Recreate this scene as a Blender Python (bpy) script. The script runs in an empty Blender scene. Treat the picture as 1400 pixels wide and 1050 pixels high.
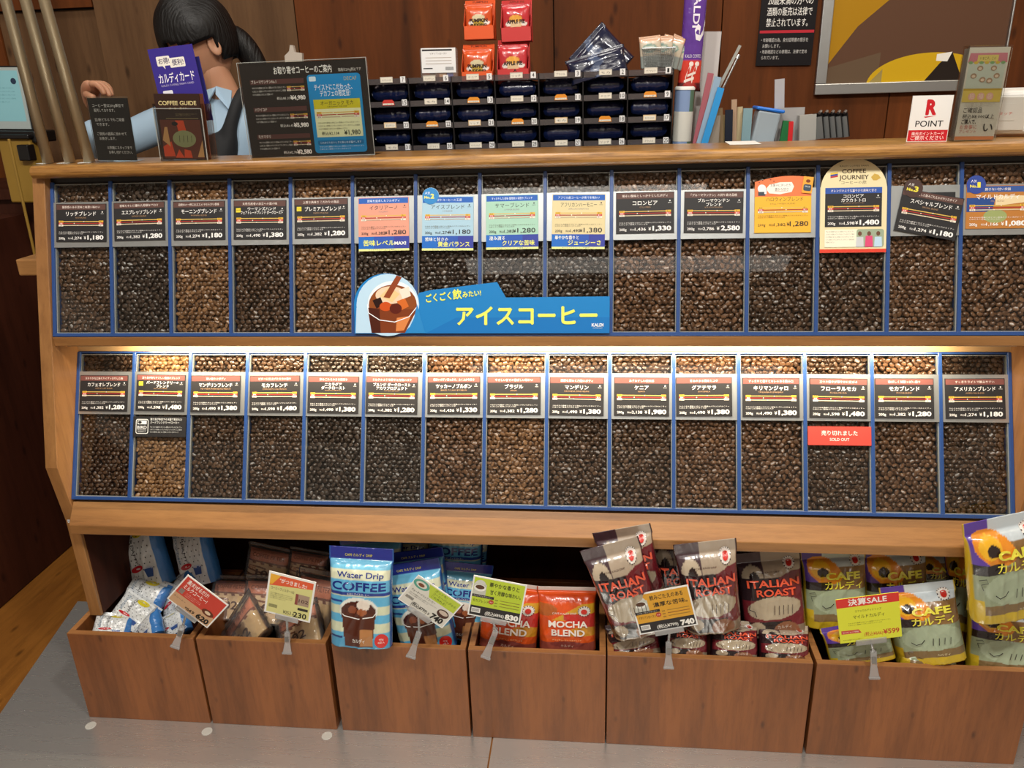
import bpy, math, random
import numpy as np
from mathutils import Matrix, Vector, noise
random.seed(7); RNG = np.random.default_rng(7)
S = bpy.context.scene
C = S.collection
PI = math.pi
# ------------------------------------------------------------------ camera
CAM = np.array([1.0932, -1.3211, 1.3118]); ROT = (1.214928, 0.031332, 0.098274); FPX = 1079.33
cd = bpy.data.cameras.new('camera'); cam = bpy.data.objects.new('camera', cd); C.objects.link(cam)
cam.location = CAM; cam.rotation_euler = ROT
cd.sensor_width = 36; cd.lens = 36 * FPX / 1400; cd.clip_start = .02
S.camera = cam
CR = np.array(cam.rotation_euler.to_matrix())
# ------------------------------------------------------------------ world, lamps, exposure
S.view_settings.view_transform = 'Standard'; S.view_settings.look = 'None'
S.view_settings.gamma = 1; S.view_settings.use_curve_mapping = False
S.view_settings.exposure = 0.18
W = bpy.data.worlds.new('world'); S.world = W; W.use_nodes = True
W.node_tree.nodes['Background'].inputs[0].default_value = (1.0, .82, .64, 1)
W.node_tree.nodes['Background'].inputs[1].default_value = 0.30

def area(name, loc, aim, sx, sy, power, col, spread=180):
    l = bpy.data.lights.new(name, 'AREA'); l.shape = 'RECTANGLE'; l.size = sx; l.size_y = sy
    l.energy = power; l.color = col; l.spread = math.radians(spread)
    o = bpy.data.objects.new(name, l); C.objects.link(o); o.location = loc
    o.rotation_euler = (Vector(aim) - Vector(loc)).to_track_quat('-Z', 'Y').to_euler()
    return o
WARM = (1, .86, .68); NEUT = (1, .95, .87)
area('ceiling_lamp', (.15, -1.15, 2.7), (.4, .1, .5), .16, .16, 19, NEUT)
area('ceiling_lamp', (.95, -1.35, 2.7), (.95, .1, .5), .16, .16, 19, NEUT)
area('ceiling_lamp', (1.75, -1.15, 2.7), (1.6, .1, .5), .16, .16, 19, NEUT)
area('ceiling_lamp', (1.07, -2.65, 2.70), (1.07, -2.65, 0), 1.3, .40, 8, NEUT)
area('ceiling_lamp', (1.30, -3.50, 2.70), (1.30, -3.5, 0), 2.2, .26, 3.2, NEUT)
area('ceiling_lamp', (2.4, .3, 2.7), (1.9, 1.2, 1.3), .3, .3, 12, WARM)
area('ceiling_lamp', (.9, .75, 2.7), (.9, 1.1, 1.2), .3, .3, 3.6, NEUT)
area('ceiling_lamp', (-.2, .5, 2.7), (-.1, 1.0, 1.2), .3, .3, 5.0, NEUT)
area('led_light', (.94, .135, .848), (.94, .185, .76), 1.62, .008, 6, (1, .84, .60))
# ------------------------------------------------------------------ placing helpers
def ray(px, py):
    return CR @ np.array([(px - 700) / FPX, -(py - 525) / FPX, -1.0])
def at(px, py, Y=None, Z=None):
    d = ray(px, py); t = (Y - CAM[1]) / d[1] if Y is not None else (Z - CAM[2]) / d[2]
    return Vector(CAM + t * d)
def mpp(p):   # metres per photo pixel at point p
    return abs(float((CR.T @ (np.array(p) - CAM))[2])) / FPX
def mat_axes(o, x, y, z):
    m = Matrix.Identity(4)
    for i, a in enumerate((x, y, z)):
        for k in range(3): m[k][i] = a[k]
    for k in range(3): m[k][3] = o[k]
    return m
def stand(b, t, yaw=0, Yb=.1, Yt=None):
    """frame of an upright flat thing: bottom-centre pixel, top-centre pixel -> matrix, height"""
    B = at(*b, Y=Yb); T = at(*t, Y=Yb if Yt is None else Yt)
    up = T - B; h = up.length; up.normalize()
    f = Vector((math.sin(yaw), math.cos(yaw), 0)); y = (f - up * f.dot(up)).normalized(); x = y.cross(up)
    return mat_axes(B, x, y, up), h
def quad(tl, tr, bl, Y, Yt=None):
    Yt = Y if Yt is None else Yt
    a, b, c = at(*tl, Y=Yt), at(*tr, Y=Yt), at(*bl, Y=Y)
    x = b - a; w = x.length; x.normalize(); u = a - c; u = u - x * u.dot(x); h = u.length; u.normalize()
    return mat_axes(c, x, u.cross(x), u), w, h
# ------------------------------------------------------------------ materials
def lin(h):
    if not isinstance(h, str): return tuple(h)
    h = h.lstrip('#'); o = []
    for i in (0, 2, 4):
        c = int(h[i:i+2], 16) / 255; o.append(c / 12.92 if c <= .04045 else ((c + .055) / 1.055) ** 2.4)
    return tuple(o)
def newmat(n):
    m = bpy.data.materials.new(n); m.use_nodes = True; return m, m.node_tree, m.node_tree.nodes['Principled BSDF']
def plain(n, col, rough=.5, metal=0, bump=0, bscale=60, coat=0, spec=.5, emis=0):
    m, t, b = newmat(n); c = lin(col)
    b.inputs['Base Color'].default_value = (*c, 1); b.inputs['Roughness'].default_value = rough
    b.inputs['Metallic'].default_value = metal; b.inputs['Coat Weight'].default_value = coat
    b.inputs['Specular IOR Level'].default_value = spec
    if emis: b.inputs['Emission Color'].default_value = (*c, 1); b.inputs['Emission Strength'].default_value = emis
    nz = t.nodes.new('ShaderNodeTexNoise'); nz.inputs['Scale'].default_value = bscale
    tc = t.nodes.new('ShaderNodeTexCoord'); t.links.new(tc.outputs['Object'], nz.inputs['Vector'])
    mr = t.nodes.new('ShaderNodeMapRange'); mr.inputs[3].default_value = max(0, rough - .06); mr.inputs[4].default_value = rough + .06
    t.links.new(nz.outputs['Fac'], mr.inputs[0]); t.links.new(mr.outputs[0], b.inputs['Roughness'])
    if bump:
        bp = t.nodes.new('ShaderNodeBump'); bp.inputs['Strength'].default_value = bump; bp.inputs['Distance'].default_value = .002
        t.links.new(nz.outputs['Fac'], bp.inputs['Height']); t.links.new(bp.outputs['Normal'], b.inputs['Normal'])
    return m
def wood(n, c1, c2, c3=None, along='Z', sc=1.0, rough=.42, coat=.15, knots=True, fine=.35):
    m, t, b = newmat(n); N = t.nodes.new; L = t.links.new
    tc = N('ShaderNodeTexCoord'); mp = N('ShaderNodeMapping'); L(tc.outputs['Object'], mp.inputs['Vector'])
    s = {'X': (1.6, 16, 16), 'Z': (16, 16, 1.6), 'Y': (16, 1.6, 16)}[along]
    mp.inputs['Scale'].default_value = tuple(v * sc for v in s)
    n1 = N('ShaderNodeTexNoise'); n1.inputs['Scale'].default_value = 1.0; n1.inputs['Detail'].default_value = 6; n1.inputs['Distortion'].default_value = .8
    L(mp.outputs[0], n1.inputs['Vector'])
    mp2 = N('ShaderNodeMapping'); mp2.inputs['Scale'].default_value = tuple(v * sc * 5 for v in s); L(tc.outputs['Object'], mp2.inputs['Vector'])
    n2 = N('ShaderNodeTexNoise'); n2.inputs['Scale'].default_value = 1.4; n2.inputs['Detail'].default_value = 8; n2.inputs['Roughness'].default_value = .7
    L(mp2.outputs[0], n2.inputs['Vector'])
    r = N('ShaderNodeValToRGB'); e = r.color_ramp.elements
    e[0].position = .3; e[0].color = (*lin(c2), 1); e[1].position = .68; e[1].color = (*lin(c1), 1)
    L(n1.outputs['Fac'], r.inputs[0])
    r2 = N('ShaderNodeValToRGB'); e = r2.color_ramp.elements
    e[0].position = .35; e[0].color = (.35, .3, .28, 1); e[1].position = .55; e[1].color = (1, 1, 1, 1)
    L(n2.outputs['Fac'], r2.inputs[0])
    mx = N('ShaderNodeMix'); mx.data_type = 'RGBA'; mx.blend_type = 'MULTIPLY'; mx.inputs[0].default_value = fine
    L(r.outputs[0], mx.inputs[6]); L(r2.outputs[0], mx.inputs[7]); out = mx.outputs[2]
    if knots:
        v = N('ShaderNodeTexVoronoi'); mp3 = N('ShaderNodeMapping')
        k = {'X': (3.2, 8, 8), 'Z': (8, 8, 3.2), 'Y': (8, 3.2, 8)}[along]
        mp3.inputs['Scale'].default_value = tuple(q * sc for q in k); L(tc.outputs['Object'], mp3.inputs['Vector']); L(mp3.outputs[0], v.inputs['Vector'])
        r3 = N('ShaderNodeValToRGB'); e = r3.color_ramp.elements
        e[0].position = .05; e[0].color = (.12, .08, .06, 1); e[1].position = .17; e[1].color = (1, 1, 1, 1)
        L(v.outputs['Distance'], r3.inputs[0])
        m2 = N('ShaderNodeMix'); m2.data_type = 'RGBA'; m2.blend_type = 'MULTIPLY'; m2.inputs[0].default_value = .6
        L(out, m2.inputs[6]); L(r3.outputs[0], m2.inputs[7]); out = m2.outputs[2]
    L(out, b.inputs['Base Color']); b.inputs['Roughness'].default_value = rough; b.inputs['Coat Weight'].default_value = coat; b.inputs['Coat Roughness'].default_value = .3; b.inputs['Specular IOR Level'].default_value = .5 if coat else .2
    bp = N('ShaderNodeBump'); bp.inputs['Strength'].default_value = .12; bp.inputs['Distance'].default_value = .002
    L(n2.outputs['Fac'], bp.inputs['Height']); L(bp.outputs[0], b.inputs['Normal'])
    return m
def printed(n, rough, coat=0, bump=0, bscale=40, spec=.5, metal=0):
    m, t, b = newmat(n); a = t.nodes.new('ShaderNodeAttribute'); a.attribute_name = 'Col'
    t.links.new(a.outputs['Color'], b.inputs['Base Color']); b.inputs['Roughness'].default_value = rough
    b.inputs['Coat Weight'].default_value = coat; b.inputs['Coat Roughness'].default_value = .08; b.inputs['Specular IOR Level'].default_value = spec
    b.inputs['Metallic'].default_value = metal
    if bump:
        nz = t.nodes.new('ShaderNodeTexNoise'); nz.inputs['Scale'].default_value = bscale; nz.inputs['Detail'].default_value = 3
        tc = t.nodes.new('ShaderNodeTexCoord'); t.links.new(tc.outputs['Object'], nz.inputs['Vector'])
        bp = t.nodes.new('ShaderNodeBump'); bp.inputs['Strength'].default_value = bump; bp.inputs['Distance'].default_value = .006
        t.links.new(nz.outputs['Fac'], bp.inputs['Height']); t.links.new(bp.outputs[0], b.inputs['Normal'])
    return m
def clear(n, tint=(1, 1, 1), refl=.5, rough=.03, haze=0.0, hazecol=(.8, .8, .8)):
    """thin clear plastic: transparent, with a fresnel reflection and optional milky scatter"""
    m = bpy.data.materials.new(n); m.use_nodes = True; t = m.node_tree; t.nodes.remove(t.nodes['Principled BSDF'])
    N = t.nodes.new; L = t.links.new; out = t.nodes['Material Output']
    tr = N('ShaderNodeBsdfTransparent'); tr.inputs[0].default_value = (*tint, 1)
    gl = N('ShaderNodeBsdfGlossy'); gl.inputs['Roughness'].default_value = rough
    fr = N('ShaderNodeFresnel'); fr.inputs[0].default_value = 1.45
    mu = N('ShaderNodeMath'); mu.operation = 'MULTIPLY'; mu.inputs[1].default_value = refl * 2; L(fr.outputs[0], mu.inputs[0])
    base = tr
    if haze:
        df = N('ShaderNodeBsdfDiffuse'); df.inputs[0].default_value = (*hazecol, 1)
        mh = N('ShaderNodeMixShader'); mh.inputs[0].default_value = haze; L(tr.outputs[0], mh.inputs[1]); L(df.outputs[0], mh.inputs[2]); base = mh
    mx = N('ShaderNodeMixShader'); L(mu.outputs[0], mx.inputs[0]); L(base.outputs[0], mx.inputs[1]); L(gl.outputs[0], mx.inputs[2])
    L(mx.outputs[0], out.inputs['Surface'])
    return m
M = {}
M['oak_top'] = wood('oak_top', '#b98a4c', '#8a5c2a', along='X', sc=1.1, rough=.3, coat=.4, knots=False, fine=.85)
M['oak'] = wood('oak', '#a97a48', '#906337', along='X', sc=1.0, rough=.45, knots=False, fine=.3)
M['oak_v'] = wood('oak_v', '#a87846', '#8c5f34', along='Z', sc=1.0, rough=.45, knots=False, fine=.3)
M['bin_wood'] = wood('bin_wood', '#955829', '#71401b', along='Z', sc=.8, rough=.5, fine=.35)
M['bin_edge'] = wood('bin_edge', '#b57c48', '#9c683a', along='X', sc=1.5, rough=.5, knots=False)
M['wall_wood'] = wood('wall_wood', '#6c3813', '#472308', along='Z', sc=.45, rough=.7, coat=0, fine=.3)
M['wall_wood_grey'] = wood('wall_wood_grey', '#6c4f35', '#523924', along='Z', sc=.45, rough=.7, coat=0, fine=.3)  # paler grey-brown copy of the wall wood, lamplight put into the colour
M['dark_wood'] = wood('dark_wood', '#4a2416', '#34170d', along='Z', sc=.5, rough=.6, coat=0, fine=.4)
M['floor_wood'] = wood('floor_wood', '#9a6428', '#7a4a1a', along='Y', sc=.5, rough=.4, fine=.4)
M['white_led'] = plain('white_led', '#fff0d0', .4, emis=6)
M['led_board'] = plain('led_board', '#c4a070', .6)
M['blue'] = plain('blue', '#284a86', .35, coat=.2)
M['black'] = plain('black', '#0c0b0d', .35)
M['void'] = plain('void', '#140b08', .8)
M['beanbase'] = plain('beanbase', '#120a06', .9)
M['alu'] = plain('alu', '#b9bcbd', .38, metal=1, bscale=200)
M['plate'] = plain('plate', '#b4b8b8', .36, metal=.75, bscale=90)
M['acrylic'] = clear('acrylic', (.97, .98, .97), .40, .02)
M['acrylic_edge'] = clear('acrylic_edge', (.8, .84, .82), .5, .2, .45, (.62, .64, .6))
M['clip'] = clear('clip', (.93, .93, .93), .9, .1, .30, (.8, .8, .8))
M['film'] = clear('film', (.99, .985, .98), .45, .10, .10, (.85, .82, .8))
M['smoke'] = clear('smoke', (.55, .5, .5), .6, .15, .25, (.25, .22, .22))
M['card'] = printed('card', .5, spec=.3)
M['gloss_print'] = printed('gloss_print', .35, coat=.05, spec=.25)
M['bag'] = printed('bag', .26, coat=.7, bump=.4, bscale=26)
M['foil'] = printed('foil', .24, coat=.35, bump=.35, bscale=45)
M['white'] = plain('white', '#dcdcd8', .5)
M['offwhite'] = plain('offwhite', '#c9c8c0', .4)
M['skin'] = plain('skin', '#b98668', .55); M['skin'].node_tree.nodes['Principled BSDF'].inputs['Subsurface Weight'].default_value = .1
M['hair'] = plain('hair', '#060404', .5, bump=.15, bscale=240, spec=.35)
M['shirt'] = plain('shirt', '#9fb9cf', .75, bump=.3, bscale=30)
M['apron'] = plain('apron', '#101216', .8)
M['pole'] = plain('pole', '#a89a7e', .35, metal=.35)
M['yellow'] = plain('yellow', '#94742c', .5)
M['navy'] = plain('navy', '#0e1b40', .25, coat=.4, bump=.4, bscale=35)
m, t, b = newmat('steel'); N = t.nodes.new; L = t.links.new; M['steel'] = m
tc = N('ShaderNodeTexCoord'); mp = N('ShaderNodeMapping'); mp.inputs['Scale'].default_value = (3, 60, 3); L(tc.outputs['Object'], mp.inputs['Vector'])
nz = N('ShaderNodeTexNoise'); nz.inputs['Scale'].default_value = 2; nz.inputs['Detail'].default_value = 5; L(mp.outputs[0], nz.inputs['Vector'])
rr = N('ShaderNodeMapRange'); rr.inputs[3].default_value = .24; rr.inputs[4].default_value = .32; L(nz.outputs['Fac'], rr.inputs[0]); L(rr.outputs[0], b.inputs['Roughness'])
b.inputs['Metallic'].default_value = .75; b.inputs['Base Color'].default_value = (.74, .75, .73, 1)
def beanmat(n, base, hi):
    m, t, b = newmat(n); N = t.nodes.new; L = t.links.new
    a = N('ShaderNodeAttribute'); a.attribute_name = 'Col'
    sp = N('ShaderNodeSeparateColor'); L(a.outputs['Color'], sp.inputs[0])
    mx = N('ShaderNodeMix'); mx.data_type = 'RGBA'; mx.inputs[6].default_value = (*lin(base), 1); mx.inputs[7].default_value = (*lin(hi), 1)
    L(sp.outputs[0], mx.inputs[0])
    m2 = N('ShaderNodeMix'); m2.data_type = 'RGBA'; m2.inputs[7].default_value = (*[min(1, 1.5 * v + .01) for v in lin(hi)], 1)
    L(sp.outputs[1], m2.inputs[0]); L(mx.outputs[2], m2.inputs[6]); L(m2.outputs[2], b.inputs['Base Color'])
    b.inputs['Roughness'].default_value = .30; b.inputs['Specular IOR Level'].default_value = .75
    return m
ROAST = [beanmat('roast_light', '#75502f', '#b0845a'), beanmat('roast_medium', '#5d3e28', '#966c48'),
         beanmat('roast_brown', '#4c3222', '#7e583c'), beanmat('roast_dark', '#382519', '#644834'), beanmat('roast_black', '#291e18', '#503f34')]
t = M['hair'].node_tree; b = t.nodes['Principled BSDF']; tc = t.nodes.new('ShaderNodeTexCoord'); mp = t.nodes.new('ShaderNodeMapping'); mp.inputs['Scale'].default_value = (260, 40, 18)
nz = t.nodes.new('ShaderNodeTexNoise'); nz.inputs['Scale'].default_value = 1; nz.inputs['Detail'].default_value = 4; bp = t.nodes.new('ShaderNodeBump'); bp.inputs['Strength'].default_value = .9; bp.inputs['Distance'].default_value = .004
t.links.new(tc.outputs['Object'], mp.inputs[0]); t.links.new(mp.outputs[0], nz.inputs['Vector']); t.links.new(nz.outputs['Fac'], bp.inputs['Height']); t.links.new(bp.outputs[0], b.inputs['Normal'])
# ------------------------------------------------------------------ mesh helpers
class MB:
    def __init__(s): s.v = []; s.f = []
    def box(s, x0, x1, y0, y1, z0, z1, m=None):
        n = len(s.v); P = [(x, y, z) for x in (x0, x1) for y in (y0, y1) for z in (z0, z1)]
        if m is not None: P = [tuple(m @ Vector(p)) for p in P]
        s.v += P; s.f += [tuple(n + i for i in q) for q in ((0, 1, 3, 2), (4, 6, 7, 5), (0, 4, 5, 1), (2, 3, 7, 6), (0, 2, 6, 4), (1, 5, 7, 3))]
        return s
    def prism(s, prof, x0, x1):       # profile of (Y,Z) run along X
        n = len(s.v); k = len(prof)
        s.v += [(x0, y, z) for y, z in prof] + [(x1, y, z) for y, z in prof]
        s.f += [tuple(range(n, n + k))[::-1], tuple(range(n + k, n + 2 * k))]
        s.f += [(n + i, n + (i + 1) % k, n + k + (i + 1) % k, n + k + i) for i in range(k)]
        return s
    def slab(s, poly, y0, y1):        # outline in local x,z extruded along y
        n = len(s.v); k = len(poly)
        s.v += [(x, y0, z) for x, z in poly] + [(x, y1, z) for x, z in poly]
        s.f += [tuple(range(n, n + k)), tuple(range(n + k, n + 2 * k))[::-1]]
        s.f += [(n + (i + 1) % k, n + i, n + k + i, n + k + (i + 1) % k) for i in range(k)]
        return s
    def tube(s, a, b, r0, r1=None, seg=20, cap=True):
        r1 = r0 if r1 is None else r1; a = Vector(a); b = Vector(b); d = (b - a).normalized()
        u = d.orthogonal().normalized(); w = d.cross(u); n = len(s.v)
        for c, r in ((a, r0), (b, r1)):
            s.v += [tuple(c + (u * math.cos(2*PI*i/seg) + w * math.sin(2*PI*i/seg)) * r) for i in range(seg)]
        s.f += [(n + i, n + (i+1) % seg, n + seg + (i+1) % seg, n + seg + i) for i in range(seg)]
        if cap: s.f += [tuple(range(n, n + seg))[::-1], tuple(range(n + seg, n + 2 * seg))]
        return s
    def lathe(s, prof, c=(0, 0, 0), seg=28):
        n = len(s.v)
        for r, z in prof: s.v += [(c[0] + r * math.cos(2*PI*i/seg), c[1] + r * math.sin(2*PI*i/seg), c[2] + z) for i in range(seg)]
        for k in range(len(prof) - 1):
            s.f += [(n + k*seg + i, n + k*seg + (i+1) % seg, n + (k+1)*seg + (i+1) % seg, n + (k+1)*seg + i) for i in range(seg)]
        return s
def obj(name, mb, mat, parent=None, mw=None, bevel=0, smooth=False, seg=2):
    if isinstance(mb, MB):
        me = bpy.data.meshes.new(name); me.from_pydata([tuple(p) for p in mb.v], [], mb.f)
    else: me = mb
    if mat is not None and len(me.materials) == 0:
        for q in (mat if isinstance(mat, list) else [mat]): me.materials.append(q)
    if smooth: me.shade_smooth()
    o = bpy.data.objects.new(name, me); C.objects.link(o)
    if parent is not None: o.parent = parent
    if mw is not None: o.matrix_local = mw
    if bevel:
        b = o.modifiers.new('bevel', 'BEVEL'); b.width = bevel; b.segments = seg; b.limit_method = 'ANGLE'
    return o
def tag(o, label, cat, group=None, kind=None):
    if kind: o['kind'] = kind
    if label: o['label'] = label
    if cat: o['category'] = cat
    if group: o['group'] = group
    return o
def thing(name, label, cat, mw=None, group=None):
    o = bpy.data.objects.new(name, None); o.empty_display_size = .02; C.objects.link(o)
    if mw is not None: o.matrix_world = mw if isinstance(mw, Matrix) else Matrix.Translation(mw)
    return tag(o, label, cat, group)
def struct(name, mb, mat, **k):
    o = obj(name, mb, mat, **k); o['kind'] = 'structure'; return o
# ------------------------------------------------------------------ flat print: coloured shapes and lettering
_tc = {}
def glyphs(s, bold=0.0, res=1):
    k = (s, bold, res)
    if k not in _tc:
        c = bpy.data.curves.new('t', 'FONT'); c.body = s; c.resolution_u = res; c.offset = bold; c.fill_mode = 'FRONT'
        o = bpy.data.objects.new('t', c); C.objects.link(o)
        me = bpy.data.meshes.new_from_object(o.evaluated_get(bpy.context.evaluated_depsgraph_get()))
        v = np.zeros(len(me.vertices) * 3); me.vertices.foreach_get('co', v)
        me.calc_loop_triangles(); f = np.zeros(len(me.loop_triangles) * 3, int); me.loop_triangles.foreach_get('vertices', f)
        f = f.reshape(-1, 3)
        bpy.data.objects.remove(o); bpy.data.curves.remove(c); bpy.data.meshes.remove(me)
        v = v.reshape(-1, 3)[:, :2]
        if len(f):   # face the viewer
            a, b_, c_ = v[f[:, 0]], v[f[:, 1]], v[f[:, 2]]
            cr = (b_[:, 0]-a[:, 0])*(c_[:, 1]-a[:, 1]) - (b_[:, 1]-a[:, 1])*(c_[:, 0]-a[:, 0]); f[cr < 0] = f[cr < 0][:, ::-1]
        _tc[k] = (v, f)
    return _tc[k]
class Art:
    """layers in a local picture plane: x right, y up, k = layer height"""
    def __init__(s): s.v = []; s.f = []; s.c = []; s.n = 0; s.k = 0
    def add(s, v2, faces, col, txt=False, dk=0):
        if not txt: s.k += 1
        k = s.k + (.5 if txt else 0) + dk
        s.v.append(np.column_stack([v2, np.full(len(v2), 1.0) * k * LAY])); base = s.n; s.n += len(v2)
        for f in faces: s.f.append(tuple(int(i) + base for i in f)); s.c.append(lin(col))
        return s
    def rect(s, x0, y0, x1, y1, col): return s.add(np.array([(x0, y0), (x1, y0), (x1, y1), (x0, y1)]), [(0, 1, 2, 3)], col)
    def poly(s, pts, col): return s.add(np.array(pts, float), [tuple(range(len(pts)))], col)
    def ell(s, cx, cy, rx, ry, col, n=28, a=0):
        t = np.arange(n) * 2 * PI / n; P = [(cx, cy)]
        for q in (.5, 1):
            x = rx*q*np.cos(t); y = ry*q*np.sin(t); P += list(zip(cx + x*math.cos(a) - y*math.sin(a), cy + x*math.sin(a) + y*math.cos(a)))
        F = [(0, 1 + i, 1 + (i+1) % n) for i in range(n)] + [(1 + i, 1 + n + i, 1 + n + (i+1) % n, 1 + (i+1) % n) for i in range(n)]
        return s.add(np.array(P), F, col)
    def rrect(s, x0, y0, x1, y1, r, col):
        p = []
        for cx, cy, a0 in ((x1-r, y0+r, -90), (x1-r, y1-r, 0), (x0+r, y1-r, 90), (x0+r, y0+r, 180)):
            p += [(cx + r*math.cos(math.radians(a0+q)), cy + r*math.sin(math.radians(a0+q))) for q in (0, 30, 60, 90)]
        return s.poly(p, col)
    def line(s, pts, w, col):
        pts = [Vector(p) for p in pts]; v = []
        for i, p in enumerate(pts):
            d = (pts[min(i+1, len(pts)-1)] - pts[max(i-1, 0)]).normalized(); n = Vector((-d.y, d.x)) * w/2
            v += [tuple(p - n), tuple(p + n)]
        return s.add(np.array(v), [(2*i, 2*i+2, 2*i+3, 2*i+1) for i in range(len(pts)-1)], col)
    def text(s, st, x, y, h, col, al='l', w=None, bold=0.0, rot=0, res=None, maxw=None):
        asc = all(ord(ch) < 256 for ch in st)
        if res is None: res = 3 if (asc and (bold or h > .006)) else (2 if h > .006 else 1)
        v, f = glyphs(st, min(bold, .028) if asc else 0.0, res)
        if len(v) == 0: return s
        if bold and (not asc or bold > .028):
            b = bold * .62 if not asc else bold - .02; n = len(v)
            offs = ((-b, 0), (b, 0), (0, b), (0, -b)) if bold > .012 else ((-b, 0), (b, 0))
            nb = len(offs); f = np.vstack([f + i * n for i in range(nb)]); v = np.vstack([v + np.array(o) for o in offs]); dk = np.repeat(np.arange(nb) * .11, n)
        else: dk = 0
        v = v.copy(); sc = h / .73; tw = (v[:, 0].max() - v[:, 0].min()) * sc
        sx = sc * (w / tw if w else (min(1, maxw / tw) if maxw else 1))
        x0 = v[:, 0].min(); tw = (v[:, 0].max() - x0) * sx
        vx = (v[:, 0] - x0) * sx - {'l': 0, 'c': tw / 2, 'r': tw}[al]; vy = v[:, 1] * sc
        c, q = math.cos(rot), math.sin(rot)
        return s.add(np.column_stack([x + vx*c - vy*q, y + vx*q + vy*c]), f, col, True, dk)
    def lines(s, x, y, w, h, gap, n, col, last=.7):     # small unreadable copy
        src = 'やわらかな香味とほどよい苦味のバランスがよくすっきりとした後味を楽しめるコーヒーです'
        for i in range(n):
            j = (i * 7) % 12; s.text(src[j:j+24 if i < n-1 else j+int(24*last)], x, y - i*gap, h, col, w=w * (1 if i < n-1 else last), res=0)
        return s
LAY = .00005
def fmesh(name, V, F, Cc, smooth=False, corner=None):
    me = bpy.data.meshes.new(name); me.from_pydata([tuple(p) for p in V], [], F)
    lt = np.zeros(len(me.polygons), int); me.polygons.foreach_get('loop_total', lt)
    col = np.ones((len(Cc), 4)); col[:, :3] = np.array(Cc); col = np.repeat(col, lt, axis=0)
    if corner is not None: col[:len(corner), :3] = corner
    a = me.color_attributes.new('Col', 'FLOAT_COLOR', 'CORNER'); a.data.foreach_set('color', col.ravel())
    if smooth: me.shade_smooth()
    return me
def board(name, art, w, h, th, base, mat, parent=None, mw=None, outline=None, edge=None):
    """card or sign: real board with the print on its face (local x 0..w, y depth, z 0..h)"""
    mb = MB(); mb.slab(outline or [(0, 0), (w, 0), (w, h), (0, h)], 0, th)
    V = list(mb.v); F = list(mb.f); cc = [lin(base)] + [lin(edge or base)] * (len(F) - 1)
    if art is not None and art.v:
        A = np.vstack(art.v); n = len(V); V += [(x, -.0001 - k, y) for x, y, k in A]
        F += [tuple(i + n for i in f) for f in art.f]; cc += art.c
    return obj(name, fmesh(name, V, F, cc), mat, parent, mw)
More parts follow.
